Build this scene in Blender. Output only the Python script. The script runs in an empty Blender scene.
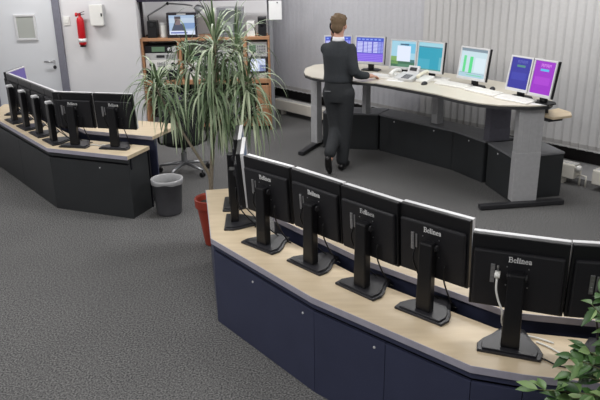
import bpy, bmesh, math, random
from mathutils import Vector, Matrix
random.seed(7)
PI = math.pi
scene = bpy.context.scene
COL = scene.collection

# ------------------------------------------------------------------ materials
def lin(c):
    return tuple((v/255/12.92) if v/255 <= .04045 else ((v/255+.055)/1.055)**2.4 for v in c)

MATS = {}
def mat(name, rgb, rough=.55, metal=0.0, spec=.4, var=.06, scale=18.0, bump=0.0, bscale=200.0):
    if name in MATS: return MATS[name]
    m = bpy.data.materials.new(name); m.use_nodes = True
    nt = m.node_tree; b = nt.nodes['Principled BSDF']
    c = lin(rgb)
    tc = nt.nodes.new('ShaderNodeTexCoord')
    n = nt.nodes.new('ShaderNodeTexNoise'); n.inputs['Scale'].default_value = scale; n.inputs['Detail'].default_value = 4
    nt.links.new(tc.outputs['Object'], n.inputs['Vector'])
    r = nt.nodes.new('ShaderNodeValToRGB')
    r.color_ramp.elements[0].position = .3; r.color_ramp.elements[1].position = .7
    r.color_ramp.elements[0].color = (*[v*(1-var) for v in c], 1)
    r.color_ramp.elements[1].color = (*[min(1, v*(1+var)) for v in c], 1)
    nt.links.new(n.outputs['Fac'], r.inputs['Fac'])
    nt.links.new(r.outputs['Color'], b.inputs['Base Color'])
    b.inputs['Roughness'].default_value = rough
    b.inputs['Metallic'].default_value = metal
    b.inputs['Specular IOR Level'].default_value = spec
    if bump:
        n2 = nt.nodes.new('ShaderNodeTexNoise'); n2.inputs['Scale'].default_value = bscale; n2.inputs['Detail'].default_value = 3
        nt.links.new(tc.outputs['Object'], n2.inputs['Vector'])
        bp = nt.nodes.new('ShaderNodeBump'); bp.inputs['Strength'].default_value = bump; bp.inputs['Distance'].default_value = .004
        nt.links.new(n2.outputs['Fac'], bp.inputs['Height']); nt.links.new(bp.outputs['Normal'], b.inputs['Normal'])
    MATS[name] = m
    return m

def glow(name, rgb, strength=1.0):
    if name in MATS: return MATS[name]
    m = bpy.data.materials.new(name); m.use_nodes = True
    b = m.node_tree.nodes['Principled BSDF']
    c = lin(rgb)
    b.inputs['Base Color'].default_value = (.01, .01, .012, 1)
    b.inputs['Roughness'].default_value = .4
    b.inputs['Emission Color'].default_value = (*c, 1)
    b.inputs['Emission Strength'].default_value = strength
    MATS[name] = m
    return m

def carpet_mat():
    m = bpy.data.materials.new('carpet'); m.use_nodes = True
    nt = m.node_tree; b = nt.nodes['Principled BSDF']; L = nt.links
    tc = nt.nodes.new('ShaderNodeTexCoord')
    def noise(s, d):
        n = nt.nodes.new('ShaderNodeTexNoise'); n.inputs['Scale'].default_value = s; n.inputs['Detail'].default_value = d
        L.new(tc.outputs['Object'], n.inputs['Vector']); return n
    n1, n2 = noise(85, 7), noise(1.1, 5)
    r = nt.nodes.new('ShaderNodeValToRGB')
    r.color_ramp.elements[0].position = .36; r.color_ramp.elements[1].position = .66
    r.color_ramp.elements[0].color = (*lin(FLOOR_A), 1); r.color_ramp.elements[1].color = (*lin(FLOOR_B), 1)
    L.new(n1.outputs['Fac'], r.inputs['Fac'])
    mx = nt.nodes.new('ShaderNodeMixRGB'); mx.blend_type = 'MULTIPLY'; mx.inputs['Fac'].default_value = .5
    r2 = nt.nodes.new('ShaderNodeValToRGB')
    r2.color_ramp.elements[0].position = .35; r2.color_ramp.elements[1].position = .65
    r2.color_ramp.elements[0].color = (.78, .78, .79, 1); r2.color_ramp.elements[1].color = (1, 1, 1, 1)
    L.new(n2.outputs['Fac'], r2.inputs['Fac'])
    L.new(r.outputs['Color'], mx.inputs['Color1']); L.new(r2.outputs['Color'], mx.inputs['Color2'])
    L.new(mx.outputs['Color'], b.inputs['Base Color'])
    b.inputs['Roughness'].default_value = .95; b.inputs['Specular IOR Level'].default_value = .1
    bp = nt.nodes.new('ShaderNodeBump'); bp.inputs['Strength'].default_value = .2; bp.inputs['Distance'].default_value = .003
    L.new(n1.outputs['Fac'], bp.inputs['Height']); L.new(bp.outputs['Normal'], b.inputs['Normal'])
    return m

def wood_mat(name, a, bcol, scale=3.0, rough=.45):
    m = bpy.data.materials.new(name); m.use_nodes = True
    nt = m.node_tree; b = nt.nodes['Principled BSDF']; L = nt.links
    tc = nt.nodes.new('ShaderNodeTexCoord'); mp = nt.nodes.new('ShaderNodeMapping')
    mp.inputs['Scale'].default_value = (1, 6, 6); mp.inputs['Rotation'].default_value = (0, 0, .87)
    n = nt.nodes.new('ShaderNodeTexNoise'); n.inputs['Scale'].default_value = scale; n.inputs['Detail'].default_value = 6
    r = nt.nodes.new('ShaderNodeValToRGB')
    r.color_ramp.elements[0].position = .3; r.color_ramp.elements[1].position = .7
    r.color_ramp.elements[0].color = (*lin(a), 1); r.color_ramp.elements[1].color = (*lin(bcol), 1)
    L.new(tc.outputs['Object'], mp.inputs['Vector']); L.new(mp.outputs['Vector'], n.inputs['Vector'])
    L.new(n.outputs['Fac'], r.inputs['Fac']); L.new(r.outputs['Color'], b.inputs['Base Color'])
    b.inputs['Roughness'].default_value = rough
    return m

def leaf_mat(name, dark, mid, light):
    m = bpy.data.materials.new(name); m.use_nodes = True
    nt = m.node_tree; b = nt.nodes['Principled BSDF']; L = nt.links
    g = nt.nodes.new('ShaderNodeNewGeometry')
    r = nt.nodes.new('ShaderNodeValToRGB')
    r.color_ramp.elements[0].color = (*lin(dark), 1); r.color_ramp.elements[1].color = (*lin(light), 1)
    e = r.color_ramp.elements.new(.55); e.color = (*lin(mid), 1)
    L.new(g.outputs['Random Per Island'], r.inputs['Fac']); L.new(r.outputs['Color'], b.inputs['Base Color'])
    b.inputs['Roughness'].default_value = .42; b.inputs['Specular IOR Level'].default_value = .45
    return m

FLOOR_A, FLOOR_B = (66, 66, 67), (130, 129, 128)
M = dict(
    carpet=carpet_mat(),
    wall=mat('white_paint', (222, 221, 223), .7, var=.012, scale=2.5),
    ceil=mat('ceiling_paint', (232, 231, 228), .8, var=.01),
    door=mat('door_paint', (218, 220, 224), .5, var=.01, scale=3),
    frame=mat('grey_frame', (122, 122, 134), .5),
    alu=mat('brushed_aluminium', (172, 173, 177), .38, .75, var=.04, scale=40),
    col=mat('column_grey', (190, 190, 192), .42, .2, var=.05, scale=30),
    colb=mat('column_violet_grey', (120, 119, 130), .45, .3, var=.05, scale=30),
    steel=mat('satin_steel', (178, 178, 180), .3, .9),
    darkmetal=mat('dark_metal', (52, 52, 55), .45, .2),
    blind=mat('blind_fabric', (200, 199, 199), .85, var=.03, scale=30, spec=.15),
    blindg=mat('blind_fabric_grey', (194, 194, 199), .85, var=.03, scale=30, spec=.15),
    hem=mat('blind_hem', (168, 166, 165), .85),
    winframe=mat('window_frame_dark', (34, 30, 32), .5),
    radiator=mat('radiator_enamel', (222, 218, 208), .4, var=.02),
    beige=wood_mat('beige_laminate', (205, 186, 156), (217, 199, 170), 4.0, .4),
    cream=mat('cream_laminate', (202, 196, 182), .4, var=.02, scale=6),
    band=mat('grey_edge_band', (174, 171, 184), .45),
    dband=mat('dark_edge_band', (58, 58, 60), .5),
    panel=mat('dark_blue_panel', (60, 64, 88), .42, var=.07, scale=4, spec=.4),
    panelb=mat('charcoal_panel', (50, 52, 54), .45, var=.07, scale=4, spec=.4),
    recess=mat('recess_black', (20, 20, 27), .6),
    black=mat('black_plastic', (20, 20, 23), .38, var=.1, scale=60, spec=.4),
    black2=mat('black_textured_plastic', (27, 27, 31), .5, var=.12, scale=120, spec=.4),
    silver=mat('silver_plastic', (218, 218, 220), .35, .15, var=.02),
    white=mat('white_plastic', (235, 234, 230), .4, var=.015),
    paper=mat('paper', (238, 238, 238), .8, var=.01),
    greyp=mat('grey_plastic', (130, 131, 135), .45),
    red=mat('red_enamel', (190, 22, 34), .28, var=.05),
    terracotta=mat('red_pot', (150, 58, 42), .5, var=.08, scale=10),
    soil=mat('soil', (50, 38, 30), .95, var=.3, scale=80),
    bark=mat('bark', (132, 122, 106), .85, var=.2, scale=50, bump=.6),
    binp=mat('bin_plastic', (84, 84, 88), .5),
    bag=mat('bin_liner', (170, 170, 172), .35),
    rackwood=wood_mat('orange_beech', (174, 128, 94), (194, 146, 110), 4.0),
    rackdark=mat('rack_dark', (44, 38, 44), .5),
    seatf=mat('chair_fabric', (40, 42, 44), .9, var=.15, scale=120),
    skin=mat('skin', (205, 158, 138), .5, var=.03),
    hair=mat('hair_brown', (112, 92, 70), .75, var=.25, scale=90, bump=.8, bscale=120),
    sweater=mat('sweater_charcoal', (54, 57, 61), .92, var=.1, scale=60, bump=.3),
    trousers=mat('trousers_charcoal', (46, 48, 51), .85, var=.1, scale=40),
    shirt=mat('shirt_white', (235, 235, 238), .8, var=.01),
    leather=mat('black_leather', (24, 23, 24), .35),
    green=leaf_mat('dracaena_leaf', (66, 86, 58), (120, 142, 106), (188, 200, 168)),
    ficus=leaf_mat('ficus_leaf', (44, 74, 38), (72, 108, 54), (150, 176, 118)),
    stem=mat('green_stem', (88, 92, 60), .6),
    purple=mat('purple_card', (104, 84, 130), .6),
    lightgrey=mat('light_grey_case', (196, 196, 196), .45),
    teal=mat('device_green', (104, 132, 106), .5),
    glass=None,
)
gm = bpy.data.materials.new('dark_glass'); gm.use_nodes = True
b_ = gm.node_tree.nodes['Principled BSDF']
b_.inputs['Base Color'].default_value = (.012, .012, .015, 1); b_.inputs['Roughness'].default_value = .06
M['glass'] = gm
fm = bpy.data.materials.new('frosted_pane'); fm.use_nodes = True
b_ = fm.node_tree.nodes['Principled BSDF']
b_.inputs['Base Color'].default_value = (*lin((172, 175, 170)), 1); b_.inputs['Roughness'].default_value = .22
M['pane'] = fm

# ------------------------------------------------------------------ mesh helpers
def BM(): return bmesh.new()

def box(bm, x0, x1, y0, y1, z0, z1, mi=0):
    v = [bm.verts.new(p) for p in ((x0,y0,z0),(x1,y0,z0),(x1,y1,z0),(x0,y1,z0),(x0,y0,z1),(x1,y0,z1),(x1,y1,z1),(x0,y1,z1))]
    fs = [(3,2,1,0),(4,5,6,7),(0,1,5,4),(1,2,6,5),(2,3,7,6),(3,0,4,7)]
    out = []
    for f in fs:
        fc = bm.faces.new([v[i] for i in f]); fc.material_index = mi; out.append(fc)
    return v

def obox(bm, c, size, rot=None, mi=0):
    sx, sy, sz = [s/2 for s in size]
    v = box(bm, -sx, sx, -sy, sy, -sz, sz, mi)
    mtx = Matrix.Translation(Vector(c)) @ (rot.to_4x4() if rot else Matrix.Identity(4))
    for q in v: q.co = mtx @ q.co
    return v

def RZ(a): return Matrix.Rotation(a, 3, 'Z')
def RX(a): return Matrix.Rotation(a, 3, 'X')
def RY(a): return Matrix.Rotation(a, 3, 'Y')

def prism(bm, pts, z0, z1, top_mi=0, side_mi=0):
    a = sum(pts[i][0]*pts[(i+1) % len(pts)][1]-pts[(i+1) % len(pts)][0]*pts[i][1] for i in range(len(pts)))
    if a < 0: pts = pts[::-1]
    lo = [bm.verts.new((x, y, z0)) for x, y in pts]; hi = [bm.verts.new((x, y, z1)) for x, y in pts]
    n = len(pts)
    f = bm.faces.new(hi); f.material_index = top_mi
    f = bm.faces.new(lo[::-1]); f.material_index = side_mi
    for i in range(n):
        f = bm.faces.new((lo[i], lo[(i+1) % n], hi[(i+1) % n], hi[i])); f.material_index = side_mi
    return lo+hi

def tube(bm, pts, r, n=8, mi=0):
    pts = [Vector(p) for p in pts]
    rs = r if isinstance(r, (list, tuple)) else [r]*len(pts)
    rings = []; ref = None
    for i, p in enumerate(pts):
        t = (pts[min(i+1, len(pts)-1)]-pts[max(i-1, 0)]).normalized()
        if ref is None: ref = t.orthogonal().normalized()
        else:
            ref = (ref - t*ref.dot(t))
            ref = ref.normalized() if ref.length > 1e-6 else t.orthogonal().normalized()
        bn = t.cross(ref)
        rings.append([bm.verts.new(p+(ref*math.cos(2*PI*k/n)+bn*math.sin(2*PI*k/n))*rs[i]) for k in range(n)])
    for a, b in zip(rings, rings[1:]):
        for k in range(n):
            f = bm.faces.new((a[k], a[(k+1) % n], b[(k+1) % n], b[k])); f.material_index = mi
    f = bm.faces.new(rings[0][::-1]); f.material_index = mi
    f = bm.faces.new(rings[-1]); f.material_index = mi
    return [v for q in rings for v in q]

def smooth_path(pts, sub=4):
    pts = [Vector(p) for p in pts]; out = []
    for i in range(len(pts)-1):
        p0, p1, p2, p3 = pts[max(i-1, 0)], pts[i], pts[i+1], pts[min(i+2, len(pts)-1)]
        for k in range(sub):
            t = k/sub
            out.append(.5*((2*p1)+(p2-p0)*t+(2*p0-5*p1+4*p2-p3)*t*t+(3*p1-p0-3*p2+p3)*t**3))
    out.append(pts[-1]); return out

def lathe(bm, prof, n=24, c=(0, 0, 0), mi=0, rot=None):
    rings = []
    for r, z in prof:
        ring = []
        for k in range(n):
            p = Vector((r*math.cos(2*PI*k/n), r*math.sin(2*PI*k/n), z))
            if rot: p = rot @ p
            ring.append(bm.verts.new(p+Vector(c)))
        rings.append(ring)
    for a, b in zip(rings, rings[1:]):
        for k in range(n):
            f = bm.faces.new((a[k], a[(k+1) % n], b[(k+1) % n], b[k])); f.material_index = mi
    f = bm.faces.new(rings[0][::-1]); f.material_index = mi
    f = bm.faces.new(rings[-1]); f.material_index = mi

def ellipsoid(bm, c, rx, ry, rz, rot=None, seg=16):
    r = bmesh.ops.create_uvsphere(bm, u_segments=seg, v_segments=seg//2+2, radius=1)
    for v in r['verts']:
        p = Vector((v.co.x*rx, v.co.y*ry, v.co.z*rz))
        if rot: p = rot @ p
        v.co = p+Vector(c)
    return r['verts']

def quad(bm, pts, mi=0):
    f = bm.faces.new([bm.verts.new(p) for p in pts]); f.material_index = mi

def part(name, bm, m, parent=None, bevel=0, smooth=False, label=None, normals=True, seg=2):
    if normals: bmesh.ops.recalc_face_normals(bm, faces=bm.faces)
    me = bpy.data.meshes.new(name); bm.to_mesh(me); bm.free()
    for q in (m if isinstance(m, (list, tuple)) else [m]): me.materials.append(q)
    o = bpy.data.objects.new(name, me); COL.objects.link(o)
    if parent: o.parent = parent
    if smooth:
        for p in me.polygons: p.use_smooth = True
    if bevel:
        md = o.modifiers.new('Bevel', 'BEVEL'); md.width = bevel; md.segments = seg; md.limit_method = 'ANGLE'; md.angle_limit = .7
    if label: o['label'] = label
    return o

def thing(name, label, cat, loc=(0, 0, 0), rz=0.0, group=None):
    o = bpy.data.objects.new(name, None); COL.objects.link(o)
    o.empty_display_size = .1
    o.location = loc; o.rotation_euler = (0, 0, rz)
    o['label'] = label; o['category'] = cat
    if group: o['group'] = group
    return o

def tag(o, label, cat, group=None):
    o['label'] = label; o['category'] = cat
    if group: o['group'] = group
    return o

def struct(name, bm, m, label=None, **k):
    o = part(name, bm, m, **k); o['kind'] = 'structure'
    o['label'] = label or name.replace('_', ' ')
    return o

def dup(root, loc, rz, label, group=None):
    def cp(o, par):
        c = o.copy(); COL.objects.link(c)
        if par: c.parent = par
        for ch in o.children: cp(ch, c)
        return c
    r = cp(root, None); r.location = loc; r.rotation_euler = (0, 0, rz); r['label'] = label
    if group: r['group'] = group
    return r

def offset_line(pts, d):
    """polyline moved to its left by d (mitred)"""
    out = []
    n = len(pts)
    for i in range(n):
        def nrm(a, b):
            dx, dy = b[0]-a[0], b[1]-a[1]; l = math.hypot(dx, dy); return (-dy/l, dx/l)
        if i == 0: m = nrm(pts[0], pts[1]); k = 1
        elif i == n-1: m = nrm(pts[-2], pts[-1]); k = 1
        else:
            a, b = nrm(pts[i-1], pts[i]), nrm(pts[i], pts[i+1])
            m = (a[0]+b[0], a[1]+b[1]); l = math.hypot(*m); m = (m[0]/l, m[1]/l); k = 1/(m[0]*a[0]+m[1]*a[1])
        out.append((pts[i][0]+m[0]*d*k, pts[i][1]+m[1]*d*k))
    return out

def band_poly(pts, d0, d1): return offset_line(pts, d0)+offset_line(pts, d1)[::-1]

# ------------------------------------------------------------------ the room
CEIL = 2.95
WDIR = Vector((.668, -.744)).normalized(); WN = Vector((-WDIR.y, WDIR.x))   # along the window wall, outward normal
W0 = Vector((.207, 10.59))
def wpt(t, off=0): p = W0+WDIR*t+WN*off; return (p.x, p.y)

bm = BM(); box(bm, -5.6, 7.2, -2.6, 12.6, -.1, 0); struct('floor', bm, M['carpet'], 'grey flecked carpet floor')
bm = BM(); box(bm, -5.6, 7.2, -2.6, 12.6, CEIL, CEIL+.1); struct('ceiling', bm, M['ceil'], 'white ceiling')
# back wall with a door opening
bm = BM()
box(bm, -5.4, -4.33, 9.85, 10.0, 0, CEIL); box(bm, -3.22, -2.19, 9.85, 10.0, 0, CEIL); box(bm, -4.33, -3.22, 9.85, 10.0, 2.12, CEIL)
struct('wall_back', bm, M['wall'], 'white painted wall with the door and extinguisher')
bm = BM(); box(bm, -2.34, -2.19, 10.0, 11.6, 0, CEIL); box(bm, -2.19, -.40, 10.42, 10.55, 0, CEIL); box(bm, -.53, -.40, 10.55, 11.6, 0, CEIL); struct('wall_alcove', bm, M['wall'], 'white wall behind the equipment rack')
bm = BM(); box(bm, -5.5, -5.4, -2.5, 10.0, 0, CEIL); struct('wall_left', bm, M['wall'], 'white side wall')
bm = BM(); box(bm, -5.4, 7.0, -2.5, -2.4, 0, CEIL); struct('wall_front', bm, M['wall'], 'white wall behind the camera')
bm = BM(); box(bm, 6.9, 7.0, -2.4, 3.4, 0, CEIL); struct('wall_right', bm, M['wall'], 'white side wall on the right')
# window wall : low plinth, dark frames, panes
TA, TB = -1.2, 10.3
bm = BM(); prism(bm, [wpt(TA, .12), wpt(TB, .12), wpt(TB, .3), wpt(TA, .3)], 0, .2)
prism(bm, [wpt(TA, .12), wpt(TB, .12), wpt(TB, .3), wpt(TA, .3)], 2.7, CEIL)
struct('wall_window', bm, M['wall'], 'window wall behind the vertical blinds')
bm = BM(); prism(bm, [wpt(TA, .1), wpt(TB, .1), wpt(TB, .2), wpt(TA, .2)], .2, .50)
k = 0
t = TA
while t < TB:
    prism(bm, [wpt(t, .12), wpt(t+.08, .12), wpt(t+.08, .2), wpt(t, .2)], .5, 2.7); t += 1.4
prism(bm, [wpt(TA, .12), wpt(TB, .12), wpt(TB, .2), wpt(TA, .2)], 2.62, 2.7)
wf = struct('window_1', bm, M['winframe'], 'dark window frame showing under the blinds')
bm = BM(); prism(bm, [wpt(TA, .15), wpt(TB, .15), wpt(TB, .16), wpt(TA, .16)], .5, 2.62)
part('pane', bm, M['glass'], wf)

# door
bm = BM(); box(bm, -4.24, -3.315, 9.87, 9.915, .01, 2.03)
dr = struct('door_1', bm, M['door'], 'white door with a small square window', bevel=.004)
bm = BM()
for a in ((-4.33, -4.24), (-3.315, -3.22)): box(bm, a[0], a[1], 9.80, 9.95, 0, 2.12)
box(bm, -4.33, -3.22, 9.80, 9.95, 2.03, 2.12)
part('door_frame', bm, M['frame'], dr, bevel=.006)
wx0, wx1, wz0, wz1 = -3.87, -3.575, 1.34, 1.69
bm = BM(); q = .03
box(bm, wx0, wx1, 9.845, 9.872, wz0, wz0+q); box(bm, wx0, wx1, 9.845, 9.872, wz1-q, wz1)
box(bm, wx0, wx0+q, 9.845, 9.872, wz0+q, wz1-q); box(bm, wx1-q, wx1, 9.845, 9.872, wz0+q, wz1-q)
part('window_frame', bm, M['silver'], dr, bevel=.004)
bm = BM(); box(bm, wx0+q, wx1-q, 9.858, 9.868, wz0+q, wz1-q); part('pane', bm, M['pane'], dr)
bm = BM()
tube(bm, [(-3.40, 9.87, 1.05), (-3.40, 9.81, 1.05)], .012); tube(bm, [(-3.395, 9.815, 1.05), (-3.52, 9.812, 1.05)], .011)
part('handle', bm, M['steel'], dr, smooth=True)
bm = BM(); lathe(bm, [(.024, 0), (.024, .008), (.018, .012)], 16, (-3.40, 9.87, .965), rot=RX(PI/2)); part('lock', bm, M['darkmetal'], dr)

# vertical blinds: two hung sections
def blind(name, label, t0, t1, ang, m, zb=.375, ztop=2.78):
    mid = wpt((t0+t1)/2, -.02)
    r = thing(name, label, 'blind', (mid[0], mid[1], zb))
    def rel(x, y): return (x-mid[0], y-mid[1])
    ca, sa = math.cos(ang), math.sin(ang)
    sd = Vector((WDIR.x*ca-WDIR.y*sa, WDIR.x*sa+WDIR.y*ca)); sn = Vector((-sd.y, sd.x))
    bm = BM(); hm = BM(); ch = BM()
    n = int((t1-t0)/.1)
    for i in range(n+1):
        c = Vector(wpt(t0+.1*i, -.02)); a = c-sd*.0635; b_ = c+sd*.0635
        mid_ = c-sn*.006
        for z0, z1, dst, off in ((0, ztop-zb, bm, 0), (.02, .062, hm, .0025)):
            pp = [rel(*(a-sn*off)), rel(*(mid_-sn*off)), rel(*(b_-sn*off)), rel(*(b_+sn*(off+.001))), rel(*(mid_+sn*(off+.001))), rel(*(a+sn*(off+.001)))]
            prism(dst, pp, z0, z1)
    part('slats', bm, m, r); part('hem_weights', hm, M['hem'], r)
    pts = []
    for i in range(n*2+1):
        x, y = wpt(t0+.05*i, -.09); rx, ry = rel(x, y)
        pts.append((rx, ry, .028-(.014 if i % 2 else 0)))
    tube(ch, pts, .003, 5); part('bead_chain', ch, M['hem'], r)
    bm = BM(); prism(bm, [rel(*wpt(t0-.1, -.05)), rel(*wpt(t1+.1, -.05)), rel(*wpt(t1+.1, .01)), rel(*wpt(t0-.1, .01))], ztop-zb, ztop-zb+.05)
    part('headrail', bm, M['alu'], r)
blind('vertical_blind', 'pale grey vertical blind left of the corner, behind the standing man', -.95, 2.05, math.radians(6), M['blindg'])
blind('vertical_blind', 'lighter vertical blind right of the fold, behind the blue and purple screens', 2.17, 8.6, math.radians(17), M['blind'])

# radiators
def radiator(label, t0, t1, pipes):
    c = wpt((t0+t1)/2, -.12)
    rz = math.atan2(WDIR.y, WDIR.x); L = (t1-t0)/2
    r = thing('radiator', label, 'radiator', (c[0], c[1], 0), rz)
    bm = BM(); box(bm, -L, L, -.07, .07, .075, .235); part('body', bm, M['radiator'], r, bevel=.012)
    bm = BM()
    for i in range(int(L*2/.05)):
        x = -L+.03+i*.05
        box(bm, x, x+.03, -.045, .045, .235, .238)
    part('grille', bm, M['lightgrey'], r)
    for x in (-L+.15, L-.15):
        bm = BM(); box(bm, x-.02, x+.02, -.04, .04, 0, .078); part('foot', bm, M['radiator'], r)
    if pipes:
        bm = BM(); tube(bm, [(L+.04, 0, .0), (L+.04, 0, .2), (L-.01, 0, .2)], .011); tube(bm, [(L+.11, 0, 0), (L+.11, 0, .12), (L-.01, 0, .12)], .011)
        part('pipe', bm, M['radiator'], r, smooth=True)
        bm = BM(); lathe(bm, [(.022, 0), (.03, .01), (.03, .05), (.02, .06)], 14, (L+.04, -.02, .21), rot=RX(PI/2)); part('valve', bm, M['white'], r, smooth=True)
radiator('cream low radiator under the blind between rack and console', -.68, 1.4, False)
radiator('cream low radiator with pipes behind the dark end cabinet', 2.4, 4.36, True)
radiator('cream low radiator at the right edge beyond the radiator pipes', 4.56, 6.2, False)

# ------------------------------------------------------------------ lettering on the monitor backs
def glyphs(bm, word, h, y):
    """serif letters drawn as ribbons in the XZ plane, reading from -Y; returns width"""
    def rib(pts, w):
        for a, b in zip(pts, pts[1:]):
            a, b = Vector(a), Vector(b); d = (b-a)
            if d.length < 1e-9: continue
            d.normalize(); n = Vector((-d.y, d.x))
            a2, b2 = a-d*w*.3, b+d*w*.3
            q = [a2-n*w/2, b2-n*w/2, b2+n*w/2, a2+n*w/2]
            vs = [(p.x, y, p.y) for p in q]; vs2 = [(p.x, y+.0015, p.y) for p in q]
            f = [bm.verts.new(v) for v in vs]; g = [bm.verts.new(v) for v in vs2]
            bm.faces.new(f); bm.faces.new(g[::-1])
            for i in range(4): bm.faces.new((f[i], f[(i+1) % 4], g[(i+1) % 4], g[i]))
    def arc(cx, cz, rx, rz, a0, a1, n=10): return [(cx+rx*math.cos(math.radians(a0+(a1-a0)*i/n)), cz+rz*math.sin(math.radians(a0+(a1-a0)*i/n))) for i in range(n+1)]
    x = 0; T = .16*h; t = .07*h; xh = .66*h
    for c in word:
        if c == 'B':
            rib([(x+.16*h, 0), (x+.16*h, h)], T); rib([(x, 0), (x+.45*h, 0)], t); rib([(x, h), (x+.42*h, h)], t); rib([(x+.16*h, .53*h), (x+.42*h, .53*h)], t)
            rib(arc(x+.42*h, .765*h, .2*h, .235*h, -90, 90), T*.8); rib(arc(x+.45*h, .265*h, .24*h, .265*h, -90, 90), T*.85); x += .85*h
        elif c == 'l':
            rib([(x+.13*h, 0), (x+.13*h, h)], T); rib([(x, 0), (x+.27*h, 0)], t); rib([(x, h), (x+.13*h, h)], t); x += .38*h
        elif c == 'i':
            rib([(x+.13*h, 0), (x+.13*h, xh)], T); rib([(x, 0), (x+.27*h, 0)], t); rib([(x, xh), (x+.13*h, xh)], t); rib([(x+.08*h, .9*h), (x+.18*h, .9*h)], T); x += .38*h
        elif c == 'e':
            rib(arc(x+.27*h, xh/2, .22*h, xh/2, 20, 320, 14), T*.75); rib([(x+.08*h, xh*.55), (x+.47*h, xh*.55)], t); x += .6*h
        elif c == 'n':
            rib([(x+.12*h, 0), (x+.12*h, xh)], T); rib([(x, 0), (x+.25*h, 0)], t); rib([(x, xh), (x+.12*h, xh)], t)
            rib(arc(x+.3*h, xh*.68, .17*h, xh*.32, 160, 0)+[(x+.47*h, 0)], T*.9); rib([(x+.36*h, 0), (x+.6*h, 0)], t); x += .7*h
        elif c == 'a':
            rib(arc(x+.24*h, xh*.7, .17*h, xh*.3, 160, 0)+[(x+.41*h, 0)], T*.85); rib(arc(x+.22*h, xh*.26, .17*h, xh*.26, 60, 360), T*.7); rib([(x+.41*h, 0), (x+.52*h, 0)], t); x += .6*h
    return x

# ------------------------------------------------------------------ flat monitors seen from behind
TILT = math.radians(4)
def make_back_monitor(label, group, silver_cap=False, cable='black', W=.425, H=.39, ZB=.19, scr=None):
    """origin: back foot of the stand on the shelf, screen towards +Y"""
    r = thing('flat_monitor', label, 'monitor', group=group)
    # D-shaped foot
    pts = [(-.15, -.045), (.15, -.045), (.157, .02), (.135, .075), (.098, .13), (.07, .19), (.052, .225), (-.052, .225), (-.07, .19), (-.098, .13), (-.135, .075), (-.157, .02)]
    bm = BM(); prism(bm, pts, 0, .014); prism(bm, [(x*.86, .006+y*.86) for x, y in pts], .0139, .022)
    part('foot', bm, mat('foot_plastic', (40, 40, 44), .35, var=.1), r, bevel=.004)
    bm = BM()
    prism(bm, [(-.046, 0), (.046, 0), (.04, .058), (-.04, .058)], .02, .405 if silver_cap else .415)
    vs = [v for v in bm.verts if v.co.z > .39]
    for v in vs: v.co.x *= .86
    part('neck', bm, M['black'], r, bevel=.008)
    if silver_cap:
        bm = BM(); box(bm, -.026, .026, -.006, .06, .402, .43); part('hinge_cap', bm, M['silver'], r, bevel=.006, label='silver cap on the neck')
    else:
        bm = BM(); tube(bm, [(-.047, .048, .385), (.047, .048, .385)], .018, 12); part('hinge', bm, M['darkmetal'], r, smooth=False)
    # panel, tilted back about its centre
    T = Matrix.Translation((0, .105, ZB+H/2)) @ Matrix.Rotation(TILT, 4, 'X')
    def P(name, bm, m, bevel=0, par=r, **k):
        bmesh.ops.transform(bm, matrix=T, verts=bm.verts); return part(name, bm, m, par, bevel=bevel, **k)
    bm = BM(); box(bm, -W/2, W/2, -.026, .004, -H/2, H/2); hs = P('housing', bm, M['black'], .005)
    bm = BM(); box(bm, -W/2+.014, W/2-.014, -.046, -.02, -H/2+.01, H/2-.072); P('rear_bulge', bm, M['black2'], .01)
    bm = BM(); b = .014
    box(bm, -W/2, W/2, .004, .030, H/2-b, H/2); box(bm, -W/2, W/2, .004, .030, -H/2, -H/2+b*1.5)
    box(bm, -W/2, -W/2+b, .004, .030, -H/2+b*1.5, H/2-b); box(bm, W/2-b, W/2, .004, .030, -H/2+b*1.5, H/2-b)
    P('bezel', bm, M['silver'], .003, label='silver front frame')
    bm = BM(); box(bm, -W/2+b, W/2-b, .0041, .022, -H/2+b*1.5, H/2-b); P('screen', bm, scr or glow('screen_dim_blue', (120, 140, 170), .35))
    bm = BM(); w = glyphs(bm, 'Belinea', .026, -.0495)
    for v in bm.verts: v.co.x -= w*.42; v.co.z += H/2-.118
    P('lettering', bm, M['paper'], label='white serif lettering on the back')
    bm = BM()
    box(bm, -.125, -.105, -.051, -.045, -.045, .055); box(bm, -.096, -.086, -.050, -.045, -.03, .05)
    for k in range(5): box(bm, -.121, -.109, -.0525, -.045, -.04+k*.02, -.027+k*.02)
    P('port_panel', bm, M['steel'], .001)
    for sx in (-.05, .05):
        for sz in (-.05, .05):
            bm = BM(); lathe(bm, [(.0035, 0), (.0035, .003)], 8, (sx, -.0475, sz), rot=RX(PI/2)); P('screw', bm, M['steel'])
    bm = BM()
    if cable == 'white':
        tube(bm, smooth_path([(-.088, .02, .40), (-.088, .0, .385), (-.086, -.008, .33), (-.07, -.006, .27), (-.05, -.003, .22), (-.045, .075, .1), (.02, .16, .02), (.12, .17, .008), (.2, .15, .006)]), .005, 7)
        box(bm, -.1, -.076, -.012, .03, .395, .415)
        part('cable', bm, M['white'], r, smooth=True, label='white video cable')
    else:
        tube(bm, smooth_path([(-.085, .04, .36), (-.088, .025, .30), (-.075, .05, .22), (-.05, .09, .12), (-.02, .17, .03), (.05, .18, .006), (.11, .175, .006)]), .0045, 6)
        tube(bm, smooth_path([(.09, .05, .3), (.092, .05, .22), (.1, .09, .12), (.08, .17, .02), (.02, .19, .006)]), .0045, 6)
        part('cable', bm, M['black'], r, smooth=True)
    return r

def facing(d):   # rotation so that local X runs along d
    return math.atan2(d[1], d[0])

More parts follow.
